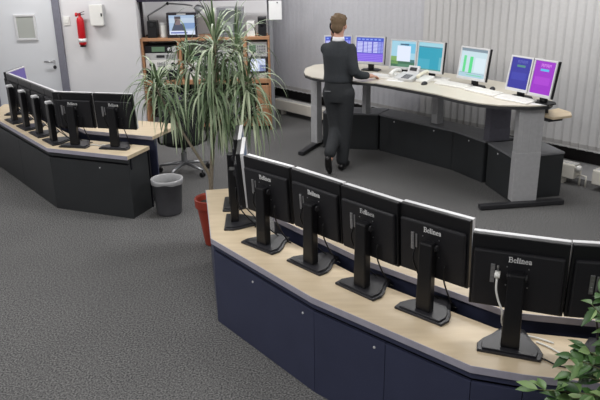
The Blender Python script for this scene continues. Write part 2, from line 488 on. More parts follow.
SH = .65     # height of the low monitor shelf
GR = 'monitors along the front right counter'
tops = [((-.468, 5.263), (-.455, 4.909)), ((-.422, 4.915), (-.408, 4.515)), ((-.354, 4.471), (-.059, 4.19)), ((-.034, 4.168), (.241, 3.863)),
        ((.251, 3.844), (.538, 3.53)), ((.551, 3.545), (.861, 3.255)), ((.837, 3.113), (1.246, 2.952)), ((1.262, 2.952), (1.67, 2.87))]
labs = ['black monitor at the far end of the front right counter, half hidden by plant leaves',
        'black monitor seen edge-on, nearest to the red plant pot on the front right counter',
        'first full monitor back from the left on the front right counter',
        'second full monitor back from the left on the front right counter',
        'third full monitor back from the left, middle of the front right counter',
        'fourth full monitor back, just left of the one with a white cable',
        'large black monitor back with a white video cable, nearest the camera',
        'black monitor at the right edge of the photo behind green leaves']
proto = make_back_monitor(labs[2], GR)
for i, (a, b) in enumerate(tops):
    a, b = Vector(a), Vector(b); d = (b-a).normalized(); n = Vector((-d.y, d.x))
    c = (a+b)/2 - n*.085
    if i == 2: o = proto; o.location = (c.x, c.y, SH); o.rotation_euler = (0, 0, facing(d))
    elif i == 6: o = make_back_monitor(labs[6], GR, cable='white', W=.445); o.location = (c.x, c.y, SH); o.rotation_euler = (0, 0, facing(d))
    else: o = dup(proto, (c.x, c.y, SH), facing(d), labs[i], GR)

GL = 'monitors along the far left desk'
lp = make_back_monitor('', GL, silver_cap=True, W=.398, H=.36, ZB=.165)
d = Vector((-.63, .777)).normalized()
c0 = Vector((-2.43, 6.99)); n_ = Vector((.777, .63)).normalized()
names = ['silver-capped monitor in the far left row, nearest the corner of the left desk', 'second silver-capped monitor from the corner in the far left row',
         'third silver-capped monitor from the corner in the far left row', 'fourth silver-capped monitor from the corner, leftmost before the purple screen']
for i in range(4):
    c = c0+d*(.10+.402*i)-n_*.085
    if i == 0: o = lp; o.location = (c.x, c.y, SH); o.rotation_euler = (0, 0, facing(-d)); o['label'] = names[0]
    else: dup(lp, (c.x, c.y, SH), facing(-d), names[i], GL)
for (a, b), lb in ((((-2.455, 6.955), (-2.04, 6.86)), 'left of the two black monitor backs at the front of the left desk'),
                   (((-2.03, 6.862), (-1.605, 6.76)), 'right of two black monitor backs at the front of the left desk, nearest the plant')):
    a, b = Vector(a), Vector(b); d2 = (b-a).normalized(); n2 = Vector((-d2.y, d2.x)); c = (a+b)/2-n2*.085
    if lb.startswith('left'): lq = make_back_monitor(lb, GL, H=.36, ZB=.18); lq.location = (c.x, c.y, SH); lq.rotation_euler = (0, 0, facing(d2))
    else: dup(lq, (c.x, c.y, SH), facing(d2), lb, GL)
pm = make_back_monitor('monitor with a purple lit screen at the far end of the left desk', GL, H=.36, ZB=.175, scr=glow('screen_violet', (92, 80, 140), 1.0))
dP = Vector((-.12, -.99)).normalized()
pm.location = (-3.48, 8.42, SH); pm.rotation_euler = (0, 0, facing(dP))

# ------------------------------------------------------------------ counters and work desks
def counter(label, line, depth, base, pm_, screws, splits):
    bx, by = base
    L = [(x-bx, y-by) for x, y in line]
    r = thing('monitor_counter', label, 'counter', (bx, by, 0))
    bm = BM(); prism(bm, band_poly(L, 0, depth), .614, SH); part('shelf_top', bm, M['beige'], r)
    e = L; bm = BM(); prism(bm, band_poly(e, -.004, 0), .612, SH+.0005)
    part('edge_band', bm, M['band'], r)
    bm = BM(); prism(bm, band_poly(L, .05, .07), .50, .614); part('recess_strip', bm, M['recess'], r)
    bm = BM(); prism(bm, band_poly(L, .012, .032), .574, .613); part('rail', bm, pm_, r)
    # front panels, one per stretch
    segs = []
    for i in range(len(L)-1):
        n = splits[i]
        a, b = Vector(L[i]), Vector(L[i+1])
        for k in range(n): segs.append((i, k/n, (k+1)/n))
    P0, P1 = offset_line(L, .012), offset_line(L, .032)
    for i, s, t in segs:
        g = .0013
        a0, b0, a1, b1 = Vector(P0[i]), Vector(P0[i+1]), Vector(P1[i]), Vector(P1[i+1])
        u = g/(b0-a0).length
        q = [a0.lerp(b0, s+u), a0.lerp(b0, t-u), a1.lerp(b1, t-u), a1.lerp(b1, s+u)]
        bm = BM(); prism(bm, [(p.x, p.y) for p in q], .0, .552); part('front_panel', bm, pm_, r, bevel=.002)
    inner = offset_line(L, depth)
    for i in (0, -1):
        a, b = Vector(P1[i]), Vector(inner[i]); ddir = (b-a).normalized(); nn = Vector((-ddir.y, ddir.x))*(.01 if i == 0 else -.01)
        s = Vector(L[1])-Vector(L[0]) if i == 0 else Vector(L[-2])-Vector(L[-1]); s = s.normalized()*.02
        bm = BM(); prism(bm, [tuple(a+s*.5), tuple(b+s*.5-ddir*.03), tuple(b+s*1.5-ddir*.03), tuple(a+s*1.5)], 0, .612); part('end_panel', bm, pm_, r)
    bm = BM(); prism(bm, band_poly(L, depth-.022, depth-.004), 0, .60); part('back_panel', bm, M['recess'], r)
    for sx, sy in screws:
        # put the screw on the nearest stretch
        best = None
        for i in range(len(P0)-1):
            a, b = Vector(P0[i]), Vector(P0[i+1]); p = Vector((sx-bx, sy-by)); t = max(0, min(1, (p-a).dot(b-a)/(b-a).length_squared))
            q = a.lerp(b, t); dd = (p-q).length
            if best is None or dd < best[0]: best = (dd, q, (b-a).normalized())
        q, dr_ = best[1], best[2]
        ang = math.atan2(dr_.y, dr_.x)
        bm = BM(); lathe(bm, [(.008, 0), (.008, .004), (.005, .006)], 10, (q.x, q.y, .5), rot=RZ(ang) @ RX(PI/2)); part('screw_cap', bm, M['silver'], r)
    return r

def work_desk(label, line, o0, o1, base, z, legs):
    bx, by = base
    L = [(x-bx, y-by) for x, y in line]
    r = thing('work_desk', label, 'desk', (bx, by, 0))
    bm = BM(); prism(bm, band_poly(L, o0, o1), z-.035, z); part('desk_top', bm, M['beige'], r)
    bm = BM(); prism(bm, band_poly(L, o0-.004, o0), z-.036, z+.0005); part('edge_band', bm, M['band'], r)
    bm = BM(); prism(bm, band_poly(L, o0+.05, o0+.07), .3, z-.035); part('modesty_panel', bm, M['panel'], r)
    for i, t, o in legs:
        A, B = offset_line(L, o)[i], offset_line(L, o)[i+1]
        p = Vector(A).lerp(Vector(B), t); dr_ = (Vector(B)-Vector(A)).normalized()
        bm = BM(); obox(bm, (p.x, p.y, (z-.035)/2), (.05, .05, z-.035), RZ(math.atan2(dr_.y, dr_.x))); part('leg', bm, M['darkmetal'], r, bevel=.004)
    return r

RL = [(-.772, 5.44), (-.615, 4.43), (.06, 3.555), (.80, 2.845), (1.03, 2.765), (2.3, 2.46)]
counter('long curved low counter with beige top and dark blue front, nearest the camera', RL, .385, (.1, 3.6), M['panel'],
        [(-.262, 4.097), (.079, 3.7), (.427, 3.3), (-.655, 4.75), (1.25, 2.65)], [1, 1, 2, 1, 1])
RLS = [(-.704, 5.0), (-.615, 4.43), (.06, 3.555), (.86, 2.79), (2.3, 2.445)]
work_desk('beige work desk behind the front row of monitors', RLS, .455, .98, (.5, 4.2), .73, [(0, .15, .56), (0, .2, .9), (1, .5, .56), (1, .5, .9), (3, .85, .56), (3, .85, .9)])
LL = [(-3.80, 8.93), (-3.745, 8.335), (-2.53, 6.80), (-1.65, 6.455)]
counter('low counter with beige top and charcoal front on the left below the door', LL, .385, (-2.7, 7.2), M['panelb'], [(-1.982, 6.548)], [1, 2, 1])
work_desk('beige work desk behind the far left row of monitors', LL, .455, 1.0, (-2.2, 7.8), .73, [(0, .15, .56), (0, .15, .92), (1, .6, .92), (2, .9, .56), (2, .55, .92)])

# loose cables on the shelves
def cable(label, pts, m, r=.005):
    bm = BM(); tube(bm, smooth_path(pts, 5), r, 7); o = part('cable', bm, m, smooth=True); tag(o, label, 'cable')
cable('white cable lying on the shelf behind the right-edge monitor stand', [(1.17, 3.035, .656), (1.22, 2.98, .656), (1.27, 2.90, .656), (1.33, 2.87, .656), (1.42, 2.90, .656), (1.5, 2.85, .656)], M['white'])
cable('dark lead on the shelf beside the foot of the white-cabled monitor', [(1.10, 2.93, .655), (1.16, 2.88, .655), (1.2, 2.83, .655), (1.24, 2.81, .655)], M['black'], .004)
cable('yellow-green cable on the far left shelf behind the monitor stands', [(-2.50, 7.21, .655), (-2.46, 7.17, .655), (-2.42, 7.13, .655), (-2.36, 7.09, .655)], mat('cable_yellow', (180, 184, 110), .5), .007)
cable('white coiled cable on the left shelf between the two front monitor stands', [(-2.12, 6.86, .656), (-2.06, 6.87, .656), (-2.02, 6.83, .656), (-1.98, 6.86, .656), (-1.93, 6.82, .656), (-1.9, 6.84, .656)], M['white'], .006)

# ------------------------------------------------------------------ standing control console
CZ = 1.05
front = [(.076, 8.66), (.09, 8.47), (.17, 8.30), (.30, 8.17), (.58, 8.02), (.871, 7.87), (1.114, 7.60), (1.441, 7.195), (1.60, 6.93), (1.76, 6.74), (1.935, 6.63), (2.21, 6.575), (2.41, 6.60)]
back = [(2.47, 6.68), (2.50, 6.82), (2.46, 7.25), (2.33, 7.72), (2.02, 8.17), (1.66, 8.55), (1.2, 8.95), (.80, 9.20), (.45, 9.28), (.22, 9.18), (.10, 8.93)]
bx, by = 1.4, 7.9
cn = thing('control_console', 'long curved standing-height console with cream top on grey columns', 'console', (bx, by, 0))
pl = [(x-bx, y-by) for x, y in front+back]
bm = BM(); prism(bm, pl, CZ-.012, CZ); part('console_top', bm, M['cream'], cn)
bm = BM(); prism(bm, pl, CZ-.042, CZ-.0121); part('top_underlay', bm, M['dband'], cn)
bm = BM(); prism(bm, [(x-bx, y-by) for x, y in ((2.36, 6.80), (2.45, 6.58), (2.66, 6.66), (2.70, 6.80), (2.64, 6.98))], .905, .93); part('side_shelf', bm, M['beige'], cn, bevel=.004)
bm = BM(); prism(bm, [(x-bx, y-by) for x, y in ((2.33, 6.80), (2.43, 6.62), (2.58, 6.68), (2.56, 6.95))], .875, .905); tube(bm, [(2.45-bx, 6.78-by, .90), (2.45-bx, 6.78-by, 1.01)], .02); part('shelf_bracket', bm, M['darkmetal'], cn)
CAB = .48
def column(x, y, ang, w, dpt, z0, m, seam):
    bm = BM(); obox(bm, (x-bx, y-by, (seam+CZ-.042)/2), (w*.97, dpt*.92, CZ-.042-seam), RZ(ang))
    for k in (-.28, 0, .28):
        v = obox(bm, (w*k, -dpt*.46-.001, (seam+CZ-.042)/2), (.006, .004, CZ-.05-seam))
        mt = Matrix.Translation((x-bx, y-by, 0)) @ Matrix.Rotation(ang, 4, 'Z')
        for q in v: q.co = mt @ q.co
    c = part('column', bm, m, cn, bevel=.004)
    bm = BM(); obox(bm, (x-bx, y-by, (z0+seam)/2), (w, dpt, seam-z0), RZ(ang)); part('column_sleeve', bm, m, c, bevel=.004)
column(.235, 9.02, math.radians(-50), .12, .09, .05, M['col'], .55)
column(.87, 8.82, math.radians(-50), .07, .09, CAB, M['col'], .60)
column(1.67, 8.24, math.radians(-60), .10, .10, CAB, M['col'], .60)
column(2.17, 7.44, math.radians(12), .25, .12, CAB, M['colb'], .62)
column(2.265, 6.70, math.radians(6), .262, .10, .05, M['col'], .56)
for a, b in (((1.80, 6.56), (2.68, 6.69)), ((.02, 8.56), (.36, 9.30))):
    a, b = Vector(a), Vector(b); c = (a+b)/2; L_ = (b-a).length
    bm = BM(); obox(bm, (c.x-bx, c.y-by, .03), (L_, .075, .045), RZ(math.atan2((b-a).y, (b-a).x))); f = part('base_foot', bm, M['darkmetal'], cn, bevel=.006)
    for p in (a.lerp(b, .04), a.lerp(b, .96)):
        bm = BM(); lathe(bm, [(.022, 0), (.022, .012)], 12, (p.x-bx, p.y-by, 0)); part('glide', bm, M['black'], f)
for x, y, ang in ((1.75, 7.05, -.9), (1.2, 7.75, -.85)):
    bm = BM(); obox(bm, (x-bx, y-by, CZ-.06), (.22, .08, .035), RZ(ang)); part('control_switch', bm, M['black'], cn, bevel=.004)

def cabinet(label, pts, knobs, m):
    cx = sum(p[0] for p in pts)/len(pts); cy = sum(p[1] for p in pts)/len(pts)
    r = thing('low_cabinet', label, 'cabinet', (cx, cy, 0))
    P = [(x-cx, y-cy) for x, y in pts]
    bm = BM(); prism(bm, [(x*.985, y*.985) for x, y in P], 0, CAB-.02); part('body', bm, m, r, bevel=.003)
    bm = BM(); prism(bm, P, CAB-.02, CAB); part('top_panel', bm, mat('cabinet_top_grey', (124, 125, 128), .5), r, bevel=.002)
    for (ax, ay), (bx_, by_), ts in knobs:
        a, b = Vector((ax-cx, ay-cy)), Vector((bx_-cx, by_-cy))
        d_ = (b-a).normalized(); n2 = Vector((d_.y, -d_.x))
        q = [a+d_*.02+n2*.004, b-d_*.02+n2*.004, b-d_*.02-n2*.02, a+d_*.02-n2*.02]
        bm = BM(); prism(bm, [tuple(p) for p in q], .03, CAB-.025); fp = part('front_panel', bm, m, r, bevel=.002)
        for t in ts:
            p = a.lerp(b, t)+n2*.004
            bm = BM(); lathe(bm, [(.009, 0), (.009, .005)], 10, (p.x, p.y, CAB-.055), rot=RZ(math.atan2(d_.y, d_.x)) @ RX(PI/2)); part('screw_cap', bm, M['silver'], fp)
    return r
A_, B_, C_, D_ = (.31, 8.92), (1.02, 8.76), (1.80, 7.86), (2.04, 7.36)
cabinet('low charcoal cabinet at the left end under the console, behind the standing man', [A_, (1.02, 8.757), (1.20, 9.06), (.42, 9.26)], [(A_, (1.02, 8.757), [.3])], M['panelb'])
cabinet('long low charcoal cabinet under the middle of the console', [(1.03, 8.75), C_, (2.035, 7.38), (2.40, 7.52), (2.08, 8.02), (1.21, 9.03)], [((1.03, 8.75), C_, [.22, .75]), (C_, (2.035, 7.38), [.5])], M['panelb'])
cabinet('boxy charcoal end cabinet behind the widest grey column', [(2.05, 7.33), (2.16, 6.785), (2.74, 6.925), (2.62, 7.45)], [((2.05, 7.33), (2.16, 6.785), [.45]), ((2.16, 6.785), (2.74, 6.925), [])], M['panelb'])

# ------------------------------------------------------------------ console monitors (screens towards us)
def console_monitor(label, a, b, z0, h, screen, stand='black', tilt=-6):
    """a, b: left and right end of the panel's lower edge as the operator sees it"""
    a, b = Vector(a), Vector(b); d_ = (b-a); W = d_.length; d_.normalize()
    c = (a+b)/2; nb = Vector((-d_.y, d_.x))    # away from the operator
    base = c+nb*.09
    r = thing('display_monitor', label, 'monitor', (base.x, base.y, CZ), facing(d_), 'monitors on the console')
    # local: X along the screen, -Y to the operator
    T = Matrix.Translation((0, -.09, z0-CZ)) @ Matrix.Rotation(math.radians(tilt), 4, 'X')
    def P(name, bm, m, bevel=0, par=r, **k):
        bmesh.ops.transform(bm, matrix=T, verts=bm.verts); return part(name, bm, m, par, bevel=bevel, **k)
    q = .017; e = W/2
    bm = BM(); box(bm, -e, e, .012, .05, 0, h); P('housing', bm, M['black'], .004)
    bm = BM()
    box(bm, -e, e, -.006, .012, 0, q*1.7); box(bm, -e, e, -.006, .012, h-q, h); box(bm, -e, -e+q, -.006, .012, q*1.7, h-q); box(bm, e-q, e, -.006, .012, q*1.7, h-q)
    P('bezel', bm, M['silver'], .003)
    bm = BM(); sw, s0, s1 = e-q, q*1.7, h-q
    ms = []; 
    for (u0, v0, u1, v1, col, lay) in screen:
        g = glow('px_%d_%d_%d' % col, col, 1.0)
        if g not in ms: ms.append(g)
        y = .004-.0006*lay
        quad(bm, [(-sw+2*sw*u0, y, s0+(s1-s0)*v0), (-sw+2*sw*u1, y, s0+(s1-s0)*v0), (-sw+2*sw*u1, y, s0+(s1-s0)*v1), (-sw+2*sw*u0, y, s0+(s1-s0)*v1)], ms.index(g))
    box(bm, -sw, sw, .0045, .012, s0, s1, 0)
    P('screen', bm, ms, normals=False)
    bm = BM(); prism(bm, [(-.11, -.07), (.11, -.07), (.12, .03), (.06, .09), (-.06, .09), (-.12, .03)], 0, .012); part('foot', bm, M['black2'], r, bevel=.003)
    bm = BM(); box(bm, -.035, .035, -.03, .01, .012, z0-CZ+h*.5); part('neck', bm, M['black'], r, bevel=.005)
    return r
def table_screen():
    s = [(0, 0, 1, 1, (88, 84, 190), 0), (0, .86, 1, 1, (60, 84, 190), 1), (0, 0, 1, .34, (122, 92, 214), 1)]
    for c, w in ((.03, .2), (.27, .13), (.34+.08, .15), (.62, .16), (.8, .1), (.92, .06)):
        for k in range(8):
            s.append((c, .38+k*.058, c+w, .42+k*.058, (196, 200, 240) if c < .8 else (150, 160, 225), 2))
    for k in range(4): s.append((.02, .05+.075*k, .96, .065+.075*k, (160, 140, 230), 2))
    for k in range(6): s.append((.05+k*.15, .9, .14+k*.15, .95, (140, 160, 230), 2))
    return s
def land_screen():
    return [(0, 0, 1, 1, (152, 196, 214), 0), (0, 0, 1, .22, (62, 104, 80), 1), (0, .1, .3, .4, (122, 160, 92), 1), (.3, 0, 1, .12, (84, 128, 104), 2), (.55, .55, 1, .92, (108, 180, 210), 1),
            (.24, .22, .8, .82, (214, 222, 238), 3), (.36, .84, .72, .9, (60, 92, 120), 2), (.8, .18, .98, .3, (70, 110, 110), 2)]
def teal_screen():
    return [(0, 0, 1, 1, (42, 150, 174), 0), (0, .86, 1, 1, (150, 198, 212), 1), (0, .82, .9, .86, (80, 130, 150), 2), (.88, 0, 1, .5, (90, 170, 186), 1), (0, 0, 1, .04, (90, 140, 130), 2), (0, .04, .5, .4, (66, 160, 182), 1)]
def bar_screen():
    s = [(0, 0, 1, 1, (188, 210, 218), 0), (0, .9, 1, 1, (120, 138, 150), 1), (0, 0, 1, .14, (164, 194, 208), 1), (.12, .16, .22, .74, (92, 206, 134), 2), (.36, .14, .48, .72, (84, 206, 128), 2), (.02, .145, .98, .155, (84, 120, 130), 3), (.3, .06, .9, .09, (120, 200, 160), 2), (.56, .2, .96, .7, (204, 220, 228), 2)]
    return s
def pict_screen(bg, hi, bar, text):
    s = [(0, 0, 1, 1, bg, 0), (.1, .28, .85, .52, hi, 1)]
    for k in range(4):
        x = .3+.13*k
        s += [(x, .82, x+.02, .92, text, 2), (x+.08, .82+.03*(k % 2), x+.10, .92, text, 2), (x, .9, x+.09, .92, text, 2), (x, .86, x+.09, .875, text, 2)]
    s += [(.3, .7, .72, .77, bar, 2), (.42, .62, .62, .63, hi, 2)]
    return s
console_monitor('monitor with a blue table screen, half hidden left of the standing man', (.33, 8.87), (.68, 8.83), 1.13, .33, table_screen())
console_monitor('monitor with a blue and violet table on screen, right of the standing man', (.70, 8.70), (1.045, 8.53), 1.14, .33, table_screen())
console_monitor('monitor showing a pale window over a green landscape, behind the telephone', (1.08, 8.32), (1.36, 8.12), 1.135, .34, land_screen())
console_monitor('monitor with a plain teal screen', (1.362, 8.115), (1.615, 7.87), 1.13, .35, teal_screen())
console_monitor('monitor with two green bars on a pale screen, alone mid console', (1.735, 7.64), (1.96, 7.33), 1.135, .345, bar_screen(), tilt=-9)
console_monitor('monitor with a dark blue screen, left of the purple screen', (2.09, 7.02), (2.238, 6.785), 1.125, .345, pict_screen((42, 42, 146), (52, 56, 160), (74, 132, 122), (90, 96, 176)), tilt=-11)
console_monitor('monitor with a bright purple screen at the right end of the console', (2.235, 6.755), (2.375, 6.52), 1.12, .355, pict_screen((146, 36, 186), (160, 54, 196), (84, 176, 220), (206, 130, 220)), tilt=-11)

# keyboards, papers, mice, telephone
def keyboard(label, x, y, ang, w=.42, d_=.15):
    r = thing('keyboard', label, 'keyboard', (x, y, CZ), ang, 'keyboards on the console')
    bm = BM(); box(bm, -w/2, w/2, -d_/2, d_/2, 0, .018)
    for v in bm.verts:
        if v.co.y > 0 and v.co.z > .01: v.co.z += .012
    part('case', bm, M['white'], r, bevel=.004)
    bm = BM()
    for j in range(5):
        for i in range(15):
            x0 = -w/2+.012+i*(w-.024)/15; y0 = -d_/2+.014+j*(d_-.03)/5; z = .019+.012*(y0+d_/2)/d_
            box(bm, x0, x0+(w-.024)/15-.004, y0, y0+(d_-.03)/5-.005, z-.003, z+.006)
    part('keys', bm, M['white'], r)
keyboard('white keyboard beside the hand of the standing man', 1.02, 8.16, math.radians(-40))
keyboard('white keyboard in front of the teal screen', 1.53, 8.0, math.radians(-46), .40, .16)
keyboard('white keyboard left of the green-barred monitor', 1.70, 7.62, math.radians(-52))
keyboard('white keyboard in front of the green-barred monitor', 1.93, 7.22, math.radians(-60))
keyboard('white keyboard in front of the dark blue screen', 2.14, 6.82, math.radians(-55), .40, .16)
def sheet(label, x, y, ang, w, d_):
    bm = BM(); box(bm, -w/2, w/2, -d_/2, d_/2, 0, .002)
    o = part('paper_sheet', bm, M['paper']); o.location = (x, y, CZ); o.rotation_euler = (0, 0, ang); tag(o, label, 'paper')
sheet('white paper sheet lying left of the telephone', 1.13, 8.00, math.radians(-35), .21, .15)
sheet('white paper sheet at the right end of the console', 2.33, 6.66, math.radians(-30), .16, .13)
def mouse(label, x, y, ang, m):
    bm = BM(); ellipsoid(bm, (0, 0, .005), .03, .052, .03)
    for v in bm.verts: v.co.z = max(v.co.z, 0)
    o = part('computer_mouse', bm, m, smooth=True); o.location = (x, y, CZ); o.rotation_euler = (0, 0, ang); tag(o, label, 'mouse')
mouse('dark computer mouse near the console front edge below the telephone', 1.40, 7.72, -.7, M['darkmetal'])
mouse('dark computer mouse right of the green-barred monitor', 2.06, 7.36, -.4, M['darkmetal'])
ph = thing('desk_telephone', 'grey desk telephone with raised display and white handset', 'telephone', (1.25, 8.01, CZ), math.radians(-42))
bm = BM(); prism(bm, [(-.12, -.1), (.12, -.1), (.12, .1), (-.12, .1)], 0, .03)
for v in bm.verts:
    if v.co.z > .02 and v.co.y > 0: v.co.z += .045
part('body', bm, M['lightgrey'], ph, bevel=.006)
bm = BM(); obox(bm, (.02, .11, .105), (.15, .02, .09), RX(-.5)); dsp = part('display', bm, M['silver'], ph, bevel=.005)
bm = BM(); obox(bm, (.02, .098, .112), (.09, .004, .04), RX(-.5)); part('display_glass', bm, M['darkmetal'], dsp)
bm = BM()
for i in range(4):
    for j in range(3):
        y0 = -.08+i*.03; z = .03+.045*(y0+.1)/.2+.002
        obox(bm, (-.01+j*.035, y0, z), (.024, .018, .012))
part('keys', bm, M['greyp'], ph)
bm = BM(); tube(bm, smooth_path([(-.165, -.10, .055), (-.165, -.05, .085), (-.165, .05, .095), (-.165, .10, .075)]), [.022]*3+[.018]*7+[.022]*3, 10)
box(bm, -.19, -.12, -.06, .06, 0, .06); part('handset_cradle', bm, M['white'], ph, smooth=False)
p2 = thing('desk_telephone', 'white desk telephone with handset left of the teal screen', 'telephone', (1.44, 7.90, CZ), math.radians(-42))
bm = BM(); prism(bm, [(-.07, -.09), (.07, -.09), (.07, .09), (-.07, .09)], 0, .025)
for v in bm.verts:
    if v.co.z > .02 and v.co.y > 0: v.co.z += .03
part('body', bm, M['white'], p2, bevel=.006)
bm = BM(); tube(bm, smooth_path([(-.035, -.10, .06), (-.035, -.05, .08), (-.035, .05, .098), (-.035, .10, .09)]), [.022]*3+[.017]*7+[.022]*3, 10); part('handset', bm, mat('ivory', (232, 226, 206), .4), p2, smooth=True)

# ------------------------------------------------------------------ person
def fused(name, build, m, parent, voxel, smooth_it=4):
    bm = BM(); build(bm)
    bmesh.ops.recalc_face_normals(bm, faces=bm.faces)
    me = bpy.data.meshes.new(name+'_raw'); bm.to_mesh(me); bm.free()
    o = bpy.data.objects.new(name+'_raw', me); COL.objects.link(o)
    md = o.modifiers.new('r', 'REMESH'); md.mode = 'VOXEL'; md.voxel_size = voxel
    sm = o.modifiers.new('s', 'SMOOTH'); sm.iterations = smooth_it; sm.factor = .5
    dg = bpy.context.evaluated_depsgraph_get()
    me2 = bpy.data.meshes.new_from_object(o.evaluated_get(dg))
    bpy.data.objects.remove(o)
    me2.name = name; me2.materials.clear(); me2.materials.append(m)
    for p in me2.polygons: p.use_smooth = True
    r = bpy.data.objects.new(name, me2); COL.objects.link(r); r.parent = parent
    return r
def limb(bm, pts, rs, n=14, sub=4):
    P = smooth_path(pts, sub); R = []
    m_ = len(pts)-1
    for i in range(len(P)):
        t = i/sub; k = min(int(t), m_-1); R.append(rs[k]+(rs[k+1]-rs[k])*(t-k))
    tube(bm, P, R, n)
    for p, r_ in ((P[0], R[0]), (P[-1], R[-1])): ellipsoid(bm, p, r_, r_, r_, seg=12)
def torso(bm, secs, n=20):
    rings = []
    for x, y, z, rx, ry in secs:
        rings.append([bm.verts.new((x+rx*math.cos(2*PI*k/n), y+ry*math.sin(2*PI*k/n), z)) for k in range(n)])
    for a, b in zip(rings, rings[1:]):
        for k in range(n): bm.faces.new((a[k], a[(k+1) % n], b[(k+1) % n], b[k]))
    bm.faces.new(rings[0][::-1]); bm.faces.new(rings[-1])

man = thing('person', 'person in charcoal sweater and dark trousers standing at the console, phone at the left ear', 'person', (.46, 7.97, 0), math.radians(-20))
RW, RE, RS = (.305, .165, 1.10), (.212, -.05, 1.175), (.146, -.01, 1.42)
LW, LE, LS = (-.10, .155, 1.535), (-.125, .245, 1.285), (-.138, -.01, 1.415)
RK, RA, RHp = (.075, .03, .50), (.05, .0, .10), (.095, 0, .92)
LK, LA, LHp = (-.04, .03, .50), (-.035, -.23, .20), (-.085, 0, .92)
def hand(bm, wrist, fwd, side, down, curl=1.0):
    """palm plus four fingers and thumb; fwd along the hand, side towards the thumb, down is the palm side"""
    w, f, s, d_ = Vector(wrist), Vector(fwd).normalized(), Vector(side).normalized(), Vector(down).normalized()
    R3 = Matrix((s, f, d_)).transposed()
    ellipsoid(bm, w+f*.05, .041, .052, .017, R3, 14)
    limb(bm, [w, w+f*.05], [.024, .026])
    for k, (o_, ln) in enumerate(((.028, .072), (.010, .080), (-.009, .075), (-.027, .058))):
        p0 = w+f*.082+s*o_
        p1 = p0+f*ln*.45+d_*.006*curl; p2 = p1+f*ln*.3+d_*.018*curl; p3 = p2+f*ln*.18+d_*.022*curl
        limb(bm, [w+f*.06+s*o_*.8, p0, p1, p2, p3], [.0095, .0092, .0085, .0078, .0065], 8, 2)
    t0 = w+f*.025+s*.03
    limb(bm, [t0, t0+s*.022+f*.028+d_*.006, t0+s*.03+f*.058+d_*.012], [.012, .0105, .0085], 8, 2)
def body(bm):
    torso(bm, [(0, 0, .86, .12, .09), (0, 0, .95, .165, .105), (0, 0, 1.08, .145, .095), (0, -.005, 1.22, .155, .105), (0, -.01, 1.36, .175, .11), (0, -.01, 1.45, .15, .085), (0, -.005, 1.50, .07, .06)])
    limb(bm, [(0, -.005, 1.46), (0, .01, 1.55), (0, .025, 1.63)], [.066, .056, .056])
    # head: cranium, face, jaw
    ellipsoid(bm, (0, .02, 1.705), .077, .098, .092); ellipsoid(bm, (0, .055, 1.655), .062, .068, .085); ellipsoid(bm, (0, .075, 1.60), .042, .045, .03)
    ellipsoid(bm, (0, .128, 1.665), .012, .018, .022, RX(.3), 10); ellipsoid(bm, (0, .115, 1.70), .05, .018, .014); ellipsoid(bm, (0, .115, 1.625), .024, .014, .012)
    for s in (-1, 1): ellipsoid(bm, (s*.08, .015, 1.665), .012, .022, .034, RZ(s*-.3), 10)
    for S, E_, W_ in ((RS, RE, RW), (LS, LE, LW)): limb(bm, [S, E_, W_], [.058, .042, .028])
    hand(bm, RW, (.62, .75, -.12), (-.85, .45, 0), (0, 0, -1), .7)
    hand(bm, LW, (-.05, -.55, .83), (.1, .8, .5), (1, .0, -.0), 1.0)
    for H_, K_, A_2 in ((RHp, RK, RA), (LHp, LK, LA)): limb(bm, [H_, K_, A_2], [.088, .056, .042])
    limb(bm, [(RA[0], RA[1]-.03, .055), (RA[0]+.01, .10, .04), (RA[0]+.015, .16, .032)], [.035, .038, .026])
    limb(bm, [(LA[0], LA[1]-.05, .18), (LA[0]-.005, LA[1]-.01, .085), (LA[0]-.005, LA[1]+.02, .038)], [.034, .036, .026])
bd = fused('body', body, M['skin'], man, .0075, 3)
def sweater(bm):
    torso(bm, [(0, 0, 1.045, .166, .118), (0, 0, 1.08, .175, .124), (0, 0, 1.15, .168, .118), (0, -.005, 1.25, .172, .122), (0, -.012, 1.36, .18, .126), (0, -.012, 1.43, .168, .108), (0, -.01, 1.48, .12, .085), (0, -.005, 1.515, .074, .066)])
    for S, E_, W_ in ((RS, RE, RW), (LS, LE, LW)):
        w2 = Vector(W_).lerp(Vector(E_), .12); limb(bm, [(S[0]*.85, S[1], S[2]-.01), S, E_, w2], [.075, .068, .056, .044])
fused('sweater', sweater, M['sweater'], man, .012, 5)
def trousers(bm):
    torso(bm, [(0, 0, .82, .15, .11), (0, 0, .90, .172, .12), (0, 0, .98, .168, .116), (0, 0, 1.10, .156, .106)])
    limb(bm, [RHp, RK, (RA[0], RA[1], .12)], [.105, .082, .072]); limb(bm, [LHp, LK, (LA[0], LA[1]+.02, .26)], [.105, .082, .07])
fused('trousers', trousers, M['trousers'], man, .012, 4)
bm = BM(); torso(bm, [(0, -.002, 1.495, .074, .068), (0, .003, 1.53, .068, .064), (0, .006, 1.555, .064, .062)]); part('shirt_collar', bm, M['shirt'], man, smooth=True)
def hair(bm):
    ellipsoid(bm, (0, .008, 1.722), .086, .104, .088, seg=20); ellipsoid(bm, (0, -.045, 1.665), .068, .052, .07)
    ellipsoid(bm, (-.02, .06, 1.775), .055, .045, .03)
    for k in range(26):
        a = random.uniform(0, 2*PI); e_ = random.uniform(.2, 1.3)
        ellipsoid(bm, (.084*math.cos(a)*math.cos(e_), .008+.1*math.sin(a)*math.cos(e_), 1.722+.086*math.sin(e_)), .018, .018, .012, seg=8)
    for s in (-1, 1): ellipsoid(bm, (s*.074, .012, 1.70), .014, .03, .032)
fused('hair', hair, M['hair'], man, .008, 2)
def rshoe(bm):
    limb(bm, [(RA[0], RA[1]-.045, .05), (RA[0]+.008, .07, .048), (RA[0]+.016, .175, .036)], [.042, .044, .032])
    for v in bm.verts: v.co.z = max(v.co.z, .001)
